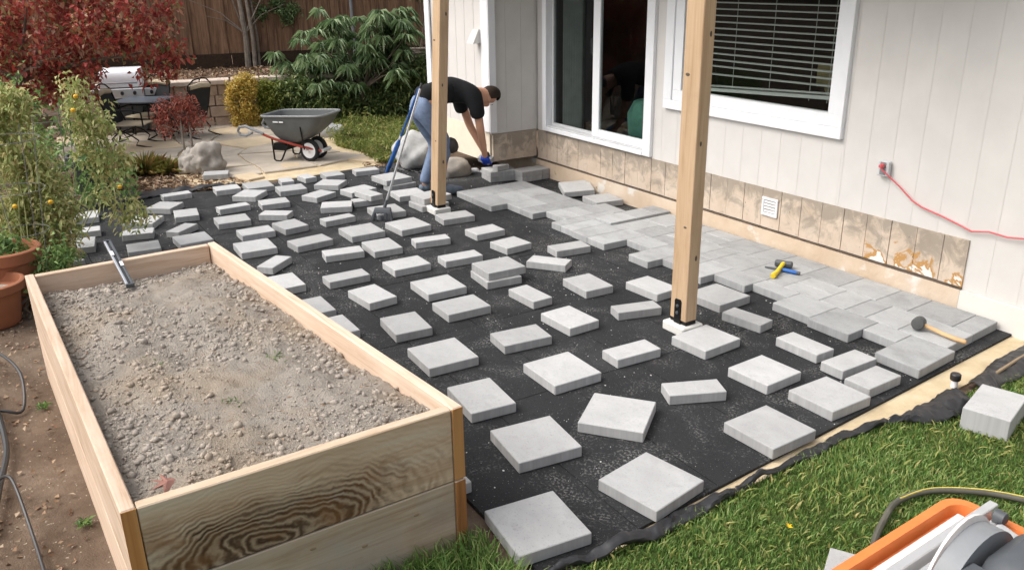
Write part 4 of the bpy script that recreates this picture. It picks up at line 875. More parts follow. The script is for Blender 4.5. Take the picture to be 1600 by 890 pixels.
m = MB(); m.tube([p0+dd*.46, p0+dd*.50], .0145, 9); m.build('label_band', 'white_plastic', bt, True)
# white work gloves on the ground under the bay
for k, (x, y, a) in enumerate(((-1.36, -.60, .3), (-1.20, -.52, 1.1))):
    t = thing('work_glove', ('white rag like glove on the soil left of the blue glove', 'second white glove on the soil, nearer the stacked pavers')[k], 'glove', (x, y, -.02), a, 'white gloves on the ground')
    m = MB(); m.tube([(-.08, 0, .02), (-.03, 0, .03), (.02, 0, .03), (.04, 0, .025)], [.03, .035, .036, .025], 8); m.build('palm', 'white_plastic', t, True)
    for q in range(4):
        m = MB(); m.tube([(.035, -.024+.016*q, .025), (.075, -.03+.02*q, .022), (.10+.006*(q % 2), -.034+.022*q, .014)], [.011, .011, .008], 6); m.build('finger', 'white_plastic', t, True)
    m = MB(); m.tube([(-.01, .03, .025), (.025, .058, .02), (.045, .066, .014)], [.012, .011, .008], 6); m.build('thumb', 'white_plastic', t, True)
# ================================================================== RETAINING WALL AND FENCE
rwall = thing('retaining_wall', 'low retaining wall of pinkish concrete blocks below the fence', 'wall')
rr_ = random.Random(3); dirw = Vector((.21, 1, 0)).normalized(); angw = math.atan2(dirw.y, dirw.x)
def wallblock(y, L, z, h, m, dp=.2, out=0):
    q = MB(); q.box(-L/2+.004, L/2-.004, -dp, 0, 0, h-.006); q.build('block', m, rwall, bevel=.012, loc=(rw_x(y)+out, y, z), rot=(rr_.uniform(-.02, .02), 0, angw+rr_.uniform(-.02, .02)))
for r in range(4):
    y = -4.4+.13*(r % 2)
    while y < -.3:
        L = rr_.choice([.30, .22, .36, .30]); wallblock(y+L/2, L, -.02+.158*r, .158, 'block_pink', out=rr_.uniform(-.006, .012)); y += L
y = -4.4
while y < -.3:
    L = .42; wallblock(y+L/2, L, .613, .08, 'block_cap', .26, .02); y += L
fence = thing('wooden_fence', 'tall brown wooden board fence standing on the terrace', 'fence')
F0, F1 = Vector((-8.72, -5.2, 0)), Vector((-7.05, 2.35, 0)); fd = (F1-F0).normalized(); af = math.atan2(fd.y, fd.x); Lf = (F1-F0).length
s = 0; k = 0
while s < Lf:
    wd = rr_.uniform(.125, .15); p = F0+fd*(s+wd/2); m = MB(); h = 1.95+rr_.uniform(-.03, .03)
    m.box(-wd/2-.006, wd/2+.006, -.009, .009, 0, h); off = Vector((fd.y, -fd.x, 0))*(.022*(k % 2)+rr_.uniform(-.004, .004))
    m.build('fence_board', 'fence_wood', fence, loc=(p.x+off.x, p.y+off.y, tz+.20), rot=(rr_.uniform(-.008, .008), 0, af)); s += wd; k += 1
n_ = Vector((fd.y, -fd.x, 0))
for zz, th, dep, nm in ((tz+.0, .235, .035, 'kick_board'), (tz+1.72, .09, -.045, 'rail'), (tz+.95, .09, -.045, 'rail')):
    for q in range(4):
        a, b = F0+fd*(Lf*q/4+.004), F0+fd*(Lf*(q+1)/4-.004); c = (a+b)/2+n_*dep; L = (b-a).length; m = MB(); m.box(-L/2, L/2, -.018, .018, 0, th); m.build(nm, 'fence_dark', fence, loc=(c.x, c.y, zz), rot=(0, 0, af))
p = F0+fd*5.92+n_*.055; m = MB(); m.tube([(p.x, p.y, tz), (p.x, p.y, tz+2.0)], .028, 10); m.build('fence_post', 'grey_plastic', fence, True)
# pile of flat boards by the house corner
for k in range(6):
    m = MB(); m.box(-.28, .28, -.06, .06, 0, .028); tag(m.build('board', 'bark_grey', None, bevel=.004, loc=(-6.60+.02*(k % 2), 1.42+.01*k, .72+.033*k), rot=(0, 0, 1.15+.06*math.sin(k*2.1))), ('bottom', 'second', 'third', 'fourth', 'fifth', 'topmost')[k]+' grey weathered board of the pile beside the house corner', 'board', 'weathered boards in a pile')

# ================================================================== PERSON
def skin(name, J, E, rad, root, m, parent=None, sub=2, loc=(0, 0, 0)):
    me = bpy.data.meshes.new(name+'_s'); keys = list(J); ix = {k: i for i, k in enumerate(keys)}
    me.from_pydata([J[k] for k in keys], [(ix[a], ix[b]) for a, b in E], []); o = bpy.data.objects.new(name+'_s', me); C.objects.link(o)
    o.modifiers.new('skin', 'SKIN')
    for i, k in enumerate(keys):
        r = rad[k]; r = r if hasattr(r, '__len__') else (r, r); sv_ = me.skin_vertices[0].data[i]; sv_.radius = r; sv_.use_root = (k == root)
    sb = o.modifiers.new('sub', 'SUBSURF'); sb.levels = sub; sb.render_levels = sub
    dg = bpy.context.evaluated_depsgraph_get(); nm = bpy.data.meshes.new_from_object(o.evaluated_get(dg)); nm.name = name
    bpy.data.objects.remove(o); bpy.data.meshes.remove(me)
    return mkobj(name, nm, m, parent, 'all', loc)
px, = (-.55,)
J = dict(pel=(px, -1.45, .94), sp=(px, -1.22, 1.02), ch=(px, -1.0, 1.02), nb=(px, -.87, .985), hd=(px, -.775, .945), h1=(px, -.69, .925), h2=(px, -.60, .93),
         jaw=(px, -.735, .875), nose=(px, -.695, .825), chin=(px, -.765, .845),
         sR=(px+.17, -.94, .955), eR=(px+.185, -.90, .62), wR=(px+.075, -.80, .36), sL=(px-.17, -.94, .955), eL=(px-.18, -.83, .63), wL=(px-.08, -.73, .37),
         pR=(px+.06, -.785, .315), pL=(px-.07, -.705, .325),
         hR=(px+.09, -1.45, .90), kR=(px+.10, -1.25, .50), aR=(px+.10, -1.34, .09), tR=(px+.12, -1.19, .045), hL=(px-.09, -1.45, .90), kL=(px-.11, -1.25, .48), aL=(px-.12, -1.42, .09), tL=(px-.13, -1.27, .045))
E_ = [('pel', 'sp'), ('sp', 'ch'), ('ch', 'nb'), ('nb', 'hd'), ('hd', 'h1'), ('h1', 'h2'), ('hd', 'jaw'), ('jaw', 'chin'), ('jaw', 'nose'), ('ch', 'sR'), ('sR', 'eR'), ('eR', 'wR'), ('wR', 'pR'), ('ch', 'sL'), ('sL', 'eL'), ('eL', 'wL'), ('wL', 'pL'), ('pel', 'hR'), ('hR', 'kR'), ('kR', 'aR'), ('aR', 'tR'), ('pel', 'hL'), ('hL', 'kL'), ('kL', 'aL'), ('aL', 'tL')]
rad = dict(pel=.09, sp=.085, ch=.085, nb=.055, hd=.07, h1=.092, h2=.06, jaw=.058, nose=.016, chin=.03, sR=.045, eR=.044, wR=.031, pR=.034, sL=.045, eL=.046, wL=.032, pL=.036, hR=.07, kR=.05, aR=.036, tR=.03, hL=.07, kL=.05, aL=.036, tL=.03)
person = skin('person', J, E_, rad, 'pel', 'skin'); tag(person, 'person in black t-shirt and blue jeans bending over to lay pavers', 'person')
skin('shirt', dict(w=(px, -1.50, .955), pel=(px, -1.42, .965), sp=(px, -1.22, 1.03), ch=(px, -1.02, 1.03), nb=(px, -.865, .985), sR=(px+.17, -.945, .955), mR=(px+.185, -.935, .82), eR=(px+.185, -.92, .74), sL=(px-.17, -.945, .955), mL=(px-.185, -.92, .83), eL=(px-.185, -.90, .75), be=(px, -1.15, .90)),
     [('w', 'pel'), ('pel', 'sp'), ('sp', 'ch'), ('ch', 'nb'), ('ch', 'sR'), ('sR', 'mR'), ('mR', 'eR'), ('ch', 'sL'), ('sL', 'mL'), ('mL', 'eL'), ('sp', 'be')],
     dict(w=.135, pel=.14, sp=.135, ch=.14, nb=.072, sR=.088, mR=.08, eR=.075, sL=.088, mL=.08, eL=.075, be=.10), 'sp', 'shirt', person)
skin('jeans', dict(pel=(px, -1.47, .93), hR=(px+.09, -1.47, .87), kR=(px+.10, -1.25, .50), cR=(px+.10, -1.34, .28), aR=(px+.10, -1.34, .085), hL=(px-.09, -1.47, .87), kL=(px-.11, -1.25, .48), aL=(px-.12, -1.42, .085), w=(px, -1.40, .97)),
     [('w', 'pel'), ('pel', 'hR'), ('hR', 'kR'), ('kR', 'cR'), ('cR', 'aR'), ('pel', 'hL'), ('hL', 'kL'), ('kL', 'aL')],
     dict(w=.135, pel=.14, hR=.108, kR=.074, cR=.062, aR=.056, hL=.108, kL=.078, aL=.06), 'pel', 'jeans', person)
for sx_, a, t_ in ((.11, -1.32, -1.12), (-.125, -1.42, -1.23)):
    skin('shoe', dict(h=(px+sx_, a-.05, .05), m=(px+sx_, a+.06, .055), t=(px+sx_+.01, t_-.02, .04), e=(px+sx_+.01, t_+.035, .036), an=(px+sx_, a, .10)), [('h', 'm'), ('m', 't'), ('t', 'e'), ('m', 'an')], dict(h=.042, m=.048, t=.045, e=.03, an=.05), 'm', 'shoe', person)
m = MB(); m.lathe([(.02, .05), (.055, .045), (.078, .02), (.08, -.02), (.06, -.06)], n=14, mat=Matrix.Translation((px+.105, -1.19, .50)) @ Matrix.Rotation(R_(-75), 4, 'X')); m.build('knee_pad', 'knee_pad', person, True)
# hair cap: crown and back of the bowed head
bm = bmesh.new(); bmesh.ops.create_icosphere(bm, subdivisions=3, radius=1); me = bpy.data.meshes.new('hair')
dele = [v for v in bm.verts if (v.co.z < -.30 and v.co.y < .62) or v.co.y < -.78]; bmesh.ops.delete(bm, geom=dele, context='VERTS')
for v in bm.verts: v.co = Vector((px+v.co.x*.083, -.672+v.co.y*.118, .938+v.co.z*.095))*1.0+Vector((0, 0, .004*mnoise.noise(v.co*9)))
bm.to_mesh(me); bm.free(); mkobj('hair', me, 'hair', person, 'all')
for s in (-1, 1):
    m = MB(); m.lathe([(.004, .006), (.016, .005), (.019, 0), (.010, -.006)], n=10, mat=Matrix.Translation((px+.083*s, -.735, .905)) @ Matrix.Rotation(R_(90*s), 4, 'Y') @ Matrix.Diagonal((1.35, .85, 1, 1))); m.build('ear', 'skin', person, True)
    m = MB(); m.lathe([(.003, .004), (.009, 0), (.003, -.004)], n=8, mat=Matrix.Translation((px+.034*s, -.672, .845))); m.build('eye', 'hair', person, True)
# gloves
for s, w_, tip, nm in ((1, J['pR'], (px+.0, -.735, .245), 'glove_blue'), (-1, J['pL'], (px-.07, -.665, .265), 'knee_pad')):
    w_ = Vector(w_); tip = Vector(tip); d = (tip-w_); JJ = dict(c=w_-d*.25, p=w_+d*.15, k=w_+d*.55); EE = [('c', 'p'), ('p', 'k')]; RR = dict(c=.044, p=(.048, .036), k=(.044, .026))
    lat = d.cross(Vector((0, 0, 1))).normalized() if s > 0 else Vector((1, 0, 0))
    for q, (o_, ln) in enumerate(((-.036, .9), (-.012, 1.08), (.012, 1.02), (.036, .82))):
        b0 = w_+d*.6+lat*o_; JJ['f%d' % q] = b0+d*.35*ln; JJ['g%d' % q] = b0+d*.62*ln+Vector((0, .012, -.012)); EE += [('k', 'f%d' % q), ('f%d' % q, 'g%d' % q)]; RR['f%d' % q] = .0125; RR['g%d' % q] = .010
    JJ['t'] = w_+d*.35-lat*.055+Vector((.0, .01, 0)); JJ['u'] = w_+d*.65-lat*.05+Vector((0, .03, 0)); EE += [('p', 't'), ('t', 'u')]; RR['t'] = .014; RR['u'] = .011
    skin('glove', JJ, EE, RR, 'p', nm, person, 2)

# ================================================================== WHEELBARROW  (local +x = towards the wheels)
wb = thing('wheelbarrow', 'grey plastic wheelbarrow with red frame and two wheels on the flagstones', 'wheelbarrow', (-2.90, -1.80, .005), math.atan2(.652, .758)); wb.scale = (.87, .87, .93)
def rrect(cx, lx, ly, z, n=6, r=.3, tilt=0):
    p = []
    for qx, qy, a0 in ((1, 1, 0), (-1, 1, 90), (-1, -1, 180), (1, -1, 270)):
        for k in range(n):
            a = R_(a0+90*k/(n-1)); rx, ry = lx*r, ly*r; x = qx*(lx-rx)+rx*math.cos(a); p.append((cx+x, qy*(ly-ry)+ry*math.sin(a), z+tilt*x))
    return p
m = MB(); outer = [rrect(-.26, .14, .16, .25, tilt=-.0), rrect(-.22, .26, .22, .33), rrect(-.18, .40, .27, .47), rrect(-.155, .475, .30, .60, tilt=.03)]
inner = [rrect(-.155, .455, .28, .60, tilt=.03), rrect(-.18, .385, .255, .475), rrect(-.22, .245, .205, .345), rrect(-.26, .12, .14, .27)]
m.loft(outer+inner); m.build('tray', 'wb_grey', wb, True)
m = MB(); rim = rrect(-.155, .48, .305, .602, n=7, tilt=.03); m.tube(rim+[rim[0]], .014, 6, False); m.build('rim', 'wb_rim', wb, True)
for a, b in ((-.42, -.34), (-.325, -.26)):
    m = MB(); m.box(a, b, -.297, -.2935, .515, .533, mat=Matrix.Translation((0, 0, 0))); m.build('lettering', 'white_plastic', wb)
for s in (-1, 1):
    m = MB(); m.tube([(-.62, .28*s, .36), (-.45, .26*s, .30), (-.1, .17*s, .20), (.18, .10*s, .145)], .017, 8); m.build('frame_rail', 'wb_red', wb, True)
    m = MB(); hp = [(-.60, .285*s, .365), (-.72, .30*s, .41), (-.86, .30*s, .455), (-.96, .30*s, .44), (-.99, .30*s, .39), (-.95, .30*s, .34), (-.86, .30*s, .335), (-.76, .30*s, .375)]; m.tube(hp, [.02, .022, .02, .019, .019, .019, .018, .018], 8); m.build('handle', 'wb_rim', wb, True)
    m = MB(); m.tube([(-.50, .24*s, .31), (-.49, .24*s, .03), (-.46, .24*s, .012), (-.40, .24*s, .012), (-.375, .235*s, .035), (-.27, .22*s, .225)], .012, 7); m.build('leg', 'black_metal', wb, True)
    m = MB(); m.tube([(-.02, .27*s, .47), (-.03, .20*s, .17)], .010, 6); m.build('strut', 'black_metal', wb, True)
    w_ = bpy.data.objects.new('wheel', None); C.objects.link(w_); w_.parent = wb; w_.location = (0, .11*s, .146); RX = Matrix.Rotation(R_(90), 4, 'X')
    m = MB(); m.lathe([(.10, -.03), (.125, -.034), (.142, -.022), (.146, 0), (.142, .022), (.125, .034), (.10, .03), (.10, -.03)], n=28, mat=RX, cap=False); m.build('tyre', 'rubber', w_, True)
    m = MB(); m.lathe([(.012, -.046), (.026, -.043), (.034, -.034), (.100, -.031), (.101, 0), (.100, .031), (.034, .034), (.026, .043), (.012, .046)], n=24, mat=RX); m.build('rim', 'white_plastic', w_, True)
m = MB(); m.box(-.485, -.30, -.235, .235, .15, .24); m.build('leg_brace', 'black_metal', wb)
m = MB(); m.tube([(.19, -.11, .145), (.19, .11, .145)], .024, 12); m.build('nose_bar', 'alu', wb, True)
m = MB(); m.tube([(0, -.2, .165), (0, .2, .165)], .012, 8); m.build('axle', 'steel', wb, True)

# ================================================================== PATIO FURNITURE, GRILL
gr = thing('gas_grill', 'stainless gas grill with shiny lid and side shelves by the block wall', 'grill', (-6.42, -3.36, .03), R_(-14)); gr.scale = (.88, .82, 1.06)
# local +x towards camera side, y along the width
n = 12
lid = [[(-.22+.22*(1-math.cos(a))-0, y, .60+.27*math.sin(a)) for a in (math.pi*k/n for k in range(n+1))] for y in (-.34, .34)]
m = MB(); L_ = [(-.2-.0+.22-.22*math.cos(math.pi*k/n), -.34, .60+.25*math.sin(math.pi*k/n)) for k in range(n+1)]; R__ = [(x, .34, z) for x, y, z in L_]
m.add(L_+R__, [(k, k+1, n+2+k, n+1+k) for k in range(n)]+[tuple(range(n+1))[::-1], tuple(range(n+1, 2*n+2)), (0, n+1, 2*n+1, n)]); m.build('lid', 'stainless', gr, True)
bx('control_panel', (.20, .27, -.35, .35, .46, .585), 'stainless', gr, .01); bx('firebox', (-.2, .1995, -.345, .345, .44, .595), 'dark_grey_plastic', gr); bx('cabinet', (-.2, .19, -.33, .33, .04, .4395), 'dark_grey_plastic', gr)
for s in (-1, 1):
    bx('side_shelf', (-.18, .22, s*.36-(.0 if s > 0 else .32), s*.36+(.32 if s > 0 else .0), .535, .575), 'stainless', gr, .006)
    bx('shelf_front', (.221, .245, s*.36-(.0 if s > 0 else .32), s*.36+(.32 if s > 0 else .0), .48, .574), 'trim_grey', gr, .004)
m = MB(); m.tube([(.26, -.26, .66), (.30, -.26, .66), (.30, .26, .66), (.26, .26, .66)], .013, 8); m.build('lid_handle', 'steel', gr, True)
for y in (-.2, 0, .2, .47):
    m = MB(); m.lathe([(.028, 0), (.026, .03), (.01, .034)], n=12, mat=Matrix.Translation((.2705 if y < .4 else .2455, y, .525)) @ Matrix.Rotation(R_(90), 4, 'Y')); m.build('knob', 'black_plastic', gr, True)
for sx_ in (-.17, .15):
    for y in (-.3, .3):
        m = MB(); m.lathe([(.035, -.015), (.04, 0), (.035, .015)], n=14, mat=Matrix.Translation((sx_, y, .04)) @ Matrix.Rotation(R_(90), 4, 'X')); m.build('caster', 'rubber', gr, True)
tb = thing('patio_table', 'dark blue grey patio table between the two sling chairs', 'table', (-5.70, -3.22, 0), R_(59))
bx('table_top', (-.34, .34, -.30, .30, .525, .545), 'table_blue', tb, .006)
for sx_ in (-1, 1):
    for sy_ in (-1, 1):
        m = MB(); m.tube([(.30*sx_, .26*sy_, .524), (.27*sx_, .22*sy_, .3), (.31*sx_, .27*sy_, 0)], .013, 7); m.build('leg', 'black_metal', tb, True)
def chair(loc, rz, label, seatm):
    t = thing('patio_chair', label, 'chair', loc, rz, 'patio chairs')      # faces local +x
    q = MB(); pr = [(-.02, .31), (-.06, .42), (-.10, .58), (-.14, .72)]
    q.add([(x, s*.20, z) for s in (-1, 1) for x, z in pr]+[(x-.012, s*.20, z) for s in (-1, 1) for x, z in pr], [(k, k+1, 5+k, 4+k) for k in range(3)]+[(8+k, 12+k, 13+k, 9+k) for k in range(3)]); q.build('backrest', 'sling', t)
    q = MB(); q.box(-.02, .38, -.2, .2, .285, .305); q.build('seat', seatm, t, bevel=.008)
    q = MB(); q.tube([(-.135, -.19, .70), (-.145, 0, .72), (-.135, .19, .70)], [.03, .036, .03], 9); q.build('head_cushion', 'cushion', t, True)
    q = MB(); q.tube([(0, -.215, .29), (-.06, -.215, .44), (-.14, -.215, .73), (-.16, -.12, .80), (-.165, 0, .815), (-.16, .12, .80), (-.14, .215, .73), (-.06, .215, .44), (0, .215, .29)], .011, 7); q.build('back_frame', 'black_metal', t, True)
    for s in (-1, 1):
        q = MB(); q.tube([(.40, .23*s, .28), (.40, .24*s, .46), (.30, .25*s, .50), (.05, .25*s, .50), (-.07, .22*s, .47)], .011, 7); q.build('armrest', 'black_metal', t, True)
        q = MB(); q.tube([(.30, .2*s, .285), (.05, .21*s, .20), (-.05, .2*s, .12), (.0, .2*s, .05), (-.16, .2*s, .012), (-.24, .2*s, .008)], .010, 7); q.build('leg', 'black_metal', t, True)
        q = MB(); q.tube([(-.02, .2*s, .285), (.22, .21*s, .17), (.30, .2*s, .1), (.26, .2*s, .04), (.40, .2*s, .012), (.46, .2*s, .008)], .010, 7); q.build('leg', 'black_metal', t, True)
    return t
chair((-5.42, -2.62, 0), R_(215), 'sling patio chair with beige head cushion in front of block wall', 'sling')
chair((-5.36, -3.62, 0), R_(60), 'black sling patio chair seen from behind, left of the patio table', 'cushion')
chair((-6.02, -3.05, 0), R_(-50), 'patio chair with beige seat behind the table, in front of grill', 'cushion')

# ================================================================== SAW, HOSES
saw = thing('wet_saw', 'orange tray tile saw with grey motor on the grass, cut by the frame', 'saw', (5.63, -2.36, -.005), R_(3)); saw.scale = (1.06, 1.05, 1.06)
# local: x to the right, y towards the house (far edge at y=0)
def ring(x0, x1, y0, y1, r, z, n=6):
    p = []
    for cx, cy, a0 in ((x1-r, y1-r, 0), (x0+r, y1-r, 90), (x0+r, y0+r, 180), (x1-r, y0+r, 270)):
        for k in range(n):
            a = R_(a0+90*k/(n-1)); p.append((cx+r*math.cos(a), cy+r*math.sin(a), z))
    return p
m = MB(); m.loft([ring(.03, .60, -.92, -.03, .05, .03), ring(.0, .63, -.95, .0, .07, .30), ring(-.008, .638, -.958, .008, .075, .312), ring(.022, .608, -.928, -.022, .06, .312), ring(.03, .60, -.92, -.03, .05, .27), ring(.05, .58, -.90, -.05, .04, .255)]); m.build('tray', 'orange', saw, True)
bx('table_plate', (.05, .34, -.89, -.06, .285, .293), 'dusty_white', saw, .002)
bx('fence_rail', (.105, .135, -.90, .02, .2935, .345), 'alu', saw, .003); bx('fence_rail', (.15, .175, -.90, .01, .2935, .325), 'alu', saw, .003)
m = MB(); m.lathe([(.02, 0), (.024, .004), (.022, .035), (.012, .04)], n=12, mat=Matrix.Translation((.155, -.05, .345)) @ Matrix.Rotation(R_(90), 4, 'Y')); m.build('rail_knob', 'dark_grey_plastic', saw, True)
m = MB(); G = Matrix.Translation((.27, -.42, .30)) @ Matrix.Rotation(R_(90), 4, 'Y')
n = 22; arc = [(-.21*math.sin(math.pi*k/n), -.21*math.cos(math.pi*k/n)) for k in range(n+1)]
m.add([G @ Vector((x, y, z)) for z in (-.03, .03) for x, y in arc], [(k, n+1+k, n+2+k, k+1) for k in range(n)]+[tuple(range(n+1)), tuple(range(n+1, 2*n+2))[::-1]]); m.build('blade_guard', 'grey_plastic', saw, True)
m = MB(); m.lathe([(.17, 0), (.185, .004), (.185, .012), (.12, .018)], n=28, mat=Matrix.Translation((.24, -.42, .345)) @ Matrix.Rotation(R_(-90), 4, 'Y')); m.build('guard_ring', 'dusty_white', saw, True)
m = MB(); m.loft([ring(.31, .52, -.55, -.22, .06, .30), ring(.305, .53, -.56, -.20, .08, .38), ring(.32, .52, -.53, -.22, .08, .47), ring(.36, .48, -.48, -.28, .05, .51)]); m.build('motor_housing', 'dark_grey_plastic', saw, True)
m = MB(); m.tube([(.36, -.22, .44), (.36, -.14, .47), (.40, -.10, .47), (.46, -.12, .46), (.50, -.22, .44)], [.03, .028, .026, .028, .03], 10); m.build('saw_handle', 'dark_grey_plastic', saw, True)
m = MB(); m.loft([ring(.315, .46, -.80, -.52, .05, .30), ring(.315, .46, -.80, -.53, .05, .42), ring(.335, .44, -.77, -.56, .04, .45)]); m.build('motor_cover', 'orange', saw, True)
m = MB(); m.tube([(.2, -.10, .325), (.30, -.16, .345)], .028, 12); m.build('pivot_arm', 'alu', saw, True)
bx('side_bracket', (.30, .38, -.6, -.5, .40, .47), 'dark_grey_plastic', saw, .01)
for k in (0, 1):
    m = MB(); m.lathe([(.011, 0), (.009, .006)], n=10, mat=Matrix.Translation((.299, -.57+.04*k, .44)) @ Matrix.Rotation(R_(-90), 4, 'Y')); m.build('bolt', 'white_plastic', saw, True)
hz = MB(); hp = [(5.62, -2.85, .05), (5.52, -2.62, .035), (5.42, -2.46, .03), (5.35, -2.30, .03), (5.305, -2.15, .03), (5.33, -1.98, .03), (5.44, -1.82, .03), (5.58, -1.71, .03), (5.8, -1.6, .03), (6.2, -1.5, .02)]
def smooth_path(P, k=5):
    P = [Vector(p) for p in P]; out = []
    for i in range(len(P)-1):
        p0, p1, p2, p3 = P[max(i-1, 0)], P[i], P[i+1], P[min(i+2, len(P)-1)]
        for q in range(k):
            t = q/k; out.append(.5*((2*p1)+(p2-p0)*t+(2*p0-5*p1+4*p2-p3)*t*t+(3*p1-p0-3*p2+p3)*t**3))
    return out+[P[-1]]
hz.tube(smooth_path(hp), .0135, 9); ho = hz.build('garden_hose', 'hose_green', None, True); tag(ho, 'olive grey hose curving over the grass around the orange saw tray', 'hose')
m = MB(); m.tube(smooth_path([(x+.002, y+.008, z+.0115) for x, y, z in hp[4:]]), .004, 6); m.build('hose_stripe', 'hose_yellow', ho, True)
m = MB(); m.tube(smooth_path([(1.5, -5.34, .0), (1.74, -5.276, .12), (2.05, -5.19, .10), (2.3, -5.21, .0), (2.30, -5.30, .02), (2.2, -5.4, 0)]), .008, 7); tag(m.build('drip_hose', 'black_plastic', None, True), 'thin black drip tube looping on the dirt, farther left one', 'hose', 'black drip tubes')
m = MB(); m.tube(smooth_path([(2.0, -5.36, .02), (2.35, -5.32, .03), (2.76, -5.30, .02), (3.1, -5.34, .02), (3.45, -5.38, .02)]), .014, 8); tag(m.build('drip_hose', 'black_plastic', None, True), 'thick black hose along the left edge of the dirt', 'hose', 'black drip tubes')
m = MB(); m.tube(smooth_path([(3.05, -5.36, .02), (3.2, -5.30, .12), (3.3, -5.27, .12), (3.55, -5.24, .04), (3.85, -5.215, .0), (4.2, -5.2, 0)]), .007, 7); tag(m.build('drip_hose', 'black_plastic', None, True), 'thin black drip tube looping on the dirt beside the bed, nearest one', 'hose', 'black drip tubes')
# yellow leaf on the lawn
m = MB(); m.add([(a*.42, b*.42, .035+.01*abs(a)*20) for a, b in [(x*.04, y*.045) for x, y in maple_outline(4)]], [tuple(range(len(maple_outline(4))))]); tag(m.build('fallen_leaf', 'petal', None, loc=(5.165, -2.668, 0), rot=(.2, .3, 1)), 'small bright yellow fallen leaf on the lawn', 'leaf')

# ================================================================== ROCKS AND POTS
tag(rock('boulder', (-3.0, -3.02, .12), (.17, .19, .2), 'boulder', seed=2, sub=4, amp=.42), 'rough brown boulder at the flagstone edge beside the small red maple', 'boulder')
tag(rock('boulder', (-1.78, -.95, .17), (.27, .27, .25), 'boulder_grey', seed=5, amp=.22, sub=4), 'pale grey rounded boulder at the house corner left of the far post', 'boulder')
tag(rock('boulder', (-3.12, -3.2, .09), (.12, .14, .17), 'boulder', seed=8, sub=4, amp=.4), 'grey boulder half behind the rough brown one', 'boulder')
tag(rock('boulder', (-4.5, -1.05, .04), (.2, .22, .12), 'boulder_grey', seed=9), 'low flat grey rock in the weeds behind the wheelbarrow', 'boulder')
tag(rock('boulder', (-1.18, -.78, .06), (.12, .2, .13), 'boulder', seed=12), 'small brown stone under the bay behind the worker\'s feet', 'boulder')
def pot(name, loc, R, h, m, label, soilm='clod'):
    t = thing(name, label, 'plant pot', loc)
    q = MB(); q.lathe([(R*.62, 0), (R*.70, .02), (R*.88, h*.80), (R*.90, h*.80), (R*1.03, h*.81), (R*1.05, h*.98), (R*1.0, h), (R*.93, h), (R*.9, h*.8), (R*.86, h*.78)], n=32); q.build('pot_body', m, t, True)
    q = MB(); q.lathe([(R*.885, h*.76), (R*.5, h*.79), (R*.05, h*.80)], n=24); q.build('potting_soil', soilm, t, True); return t
pot('plant_pot', (.49, -5.15, -.02), .21, .42, 'terracotta', 'terracotta pot with the tomato plant at the corner of the raised bed')
pot('plant_pot', (.82, -5.28, -.02), .2, .30, 'terracotta', 'lower terracotta pot at the left frame edge beside the bed')
pot('plant_pot', (-2.75, -4.25, -.02), .24, .42, 'dark_grey_plastic', 'dark plastic planter behind the tomato plants')
# ================================================================== PLANTS
rvec = np.array([.52, .854, 0]); dvec = np.array([-.854, .52, 0])
def lobe_pts(C0, ref, ppm, lobes, per, depth, shell=.35):
    """lobes given as metre offsets: (right, up, radius right, radius up); returns points spread in ellipsoids"""
    P, Q = [], []
    for (a, b, ra, rb) in lobes:
        n = int(per*ra*rb); q = sph(n)*(rng.uniform(shell, 1, n)**.6)[:, None]; dr = depth*min(1, (ra+rb)/1.2)
        c = np.asarray(C0)+rvec*a+np.array([0, 0, b]); P.append(c+q[:, :1]*rvec*ra+q[:, 1:2]*dvec*dr+q[:, 2:]*np.array([0, 0, rb])); Q.append(q[:, :1]*rvec+q[:, 1:2]*dvec+q[:, 2:]*np.array([0, 0, 1.]))
    return np.concatenate(P), np.concatenate(Q)
def px_lobes(lst, cx, cy, ppm): return [((x-cx)/ppm, (cy-y)/ppm/.94, rx/ppm, ry/ppm) for x, y, rx, ry in lst]
def clumpy(P, Q, k, spread):
    """gather points round random sub-centres so that the crown has clumps and holes"""
    c = P[rng.choice(len(P), k, replace=False)]; i = rng.integers(0, k, len(P)); return c[i]+rng.normal(size=P.shape)*spread, Q
def branches(base, top, tips, r0, m, parent, n=10, name='branch'):
    for t_ in tips:
        q = MB(); t_ = Vector(t_); a = Vector(top); md = a.lerp(t_, .5)+Vector((random.uniform(-.1, .1), random.uniform(-.1, .1), .06)); q.tube([a, md, t_], [r0, r0*.6, r0*.2], 6); q.build(name, m, parent, True)

# red maple, upper left
mp = thing('maple_tree', 'red leaved maple tree at the upper left in front of fence', 'tree', (-5.35, -5.0, 0))
lb = px_lobes([(60, 10, 150, 80), (200, 20, 85, 62), (120, 72, 130, 36), (35, 115, 70, 42), (235, 108, 40, 22), (262, 92, 30, 22), (-90, 50, 110, 90), (240, 50, 50, 40), (10, 150, 40, 22), (80, 130, 60, 22), (150, -60, 150, 60), (60, 60, 120, 70)], 130, 60, 127)
P, Q = lobe_pts((-4.88, -3.91, 1.43), None, None, lb, 4000, .75); P, Q = clumpy(P, Q, 330, .075)
D = Q*.6+rng.normal(size=P.shape)*.8; D[:, 2] -= .35
loc0 = np.array([-5.35, -5.0, 0]); mkobj('crown', leaf_mesh('crown', P-loc0, D, rng.uniform(.04, .085, len(P)), rng.uniform(.03, .06, len(P)), .3), 'maple_leaf', mp)
m = MB(); m.tube([(0, 0, -.05), (.05, .1, .5), (.12, .3, .95), (.2, .55, 1.25)], [.09, .075, .06, .045], 9); tk = m.build('trunk', 'bark_grey', mp, True)
branches(None, (.12, .3, .95), [(.5, 1.3, 1.5), (.7, 1.9, 1.25), (.9, .9, 1.3), (.2, -.5, 1.5), (.4, .6, 2.0), (.6, 1.6, 1.8), (.75, .55, 1.15), (.8, .3, 1.35), (.9, .75, 1.6)], .035, 'bark_grey', mp)

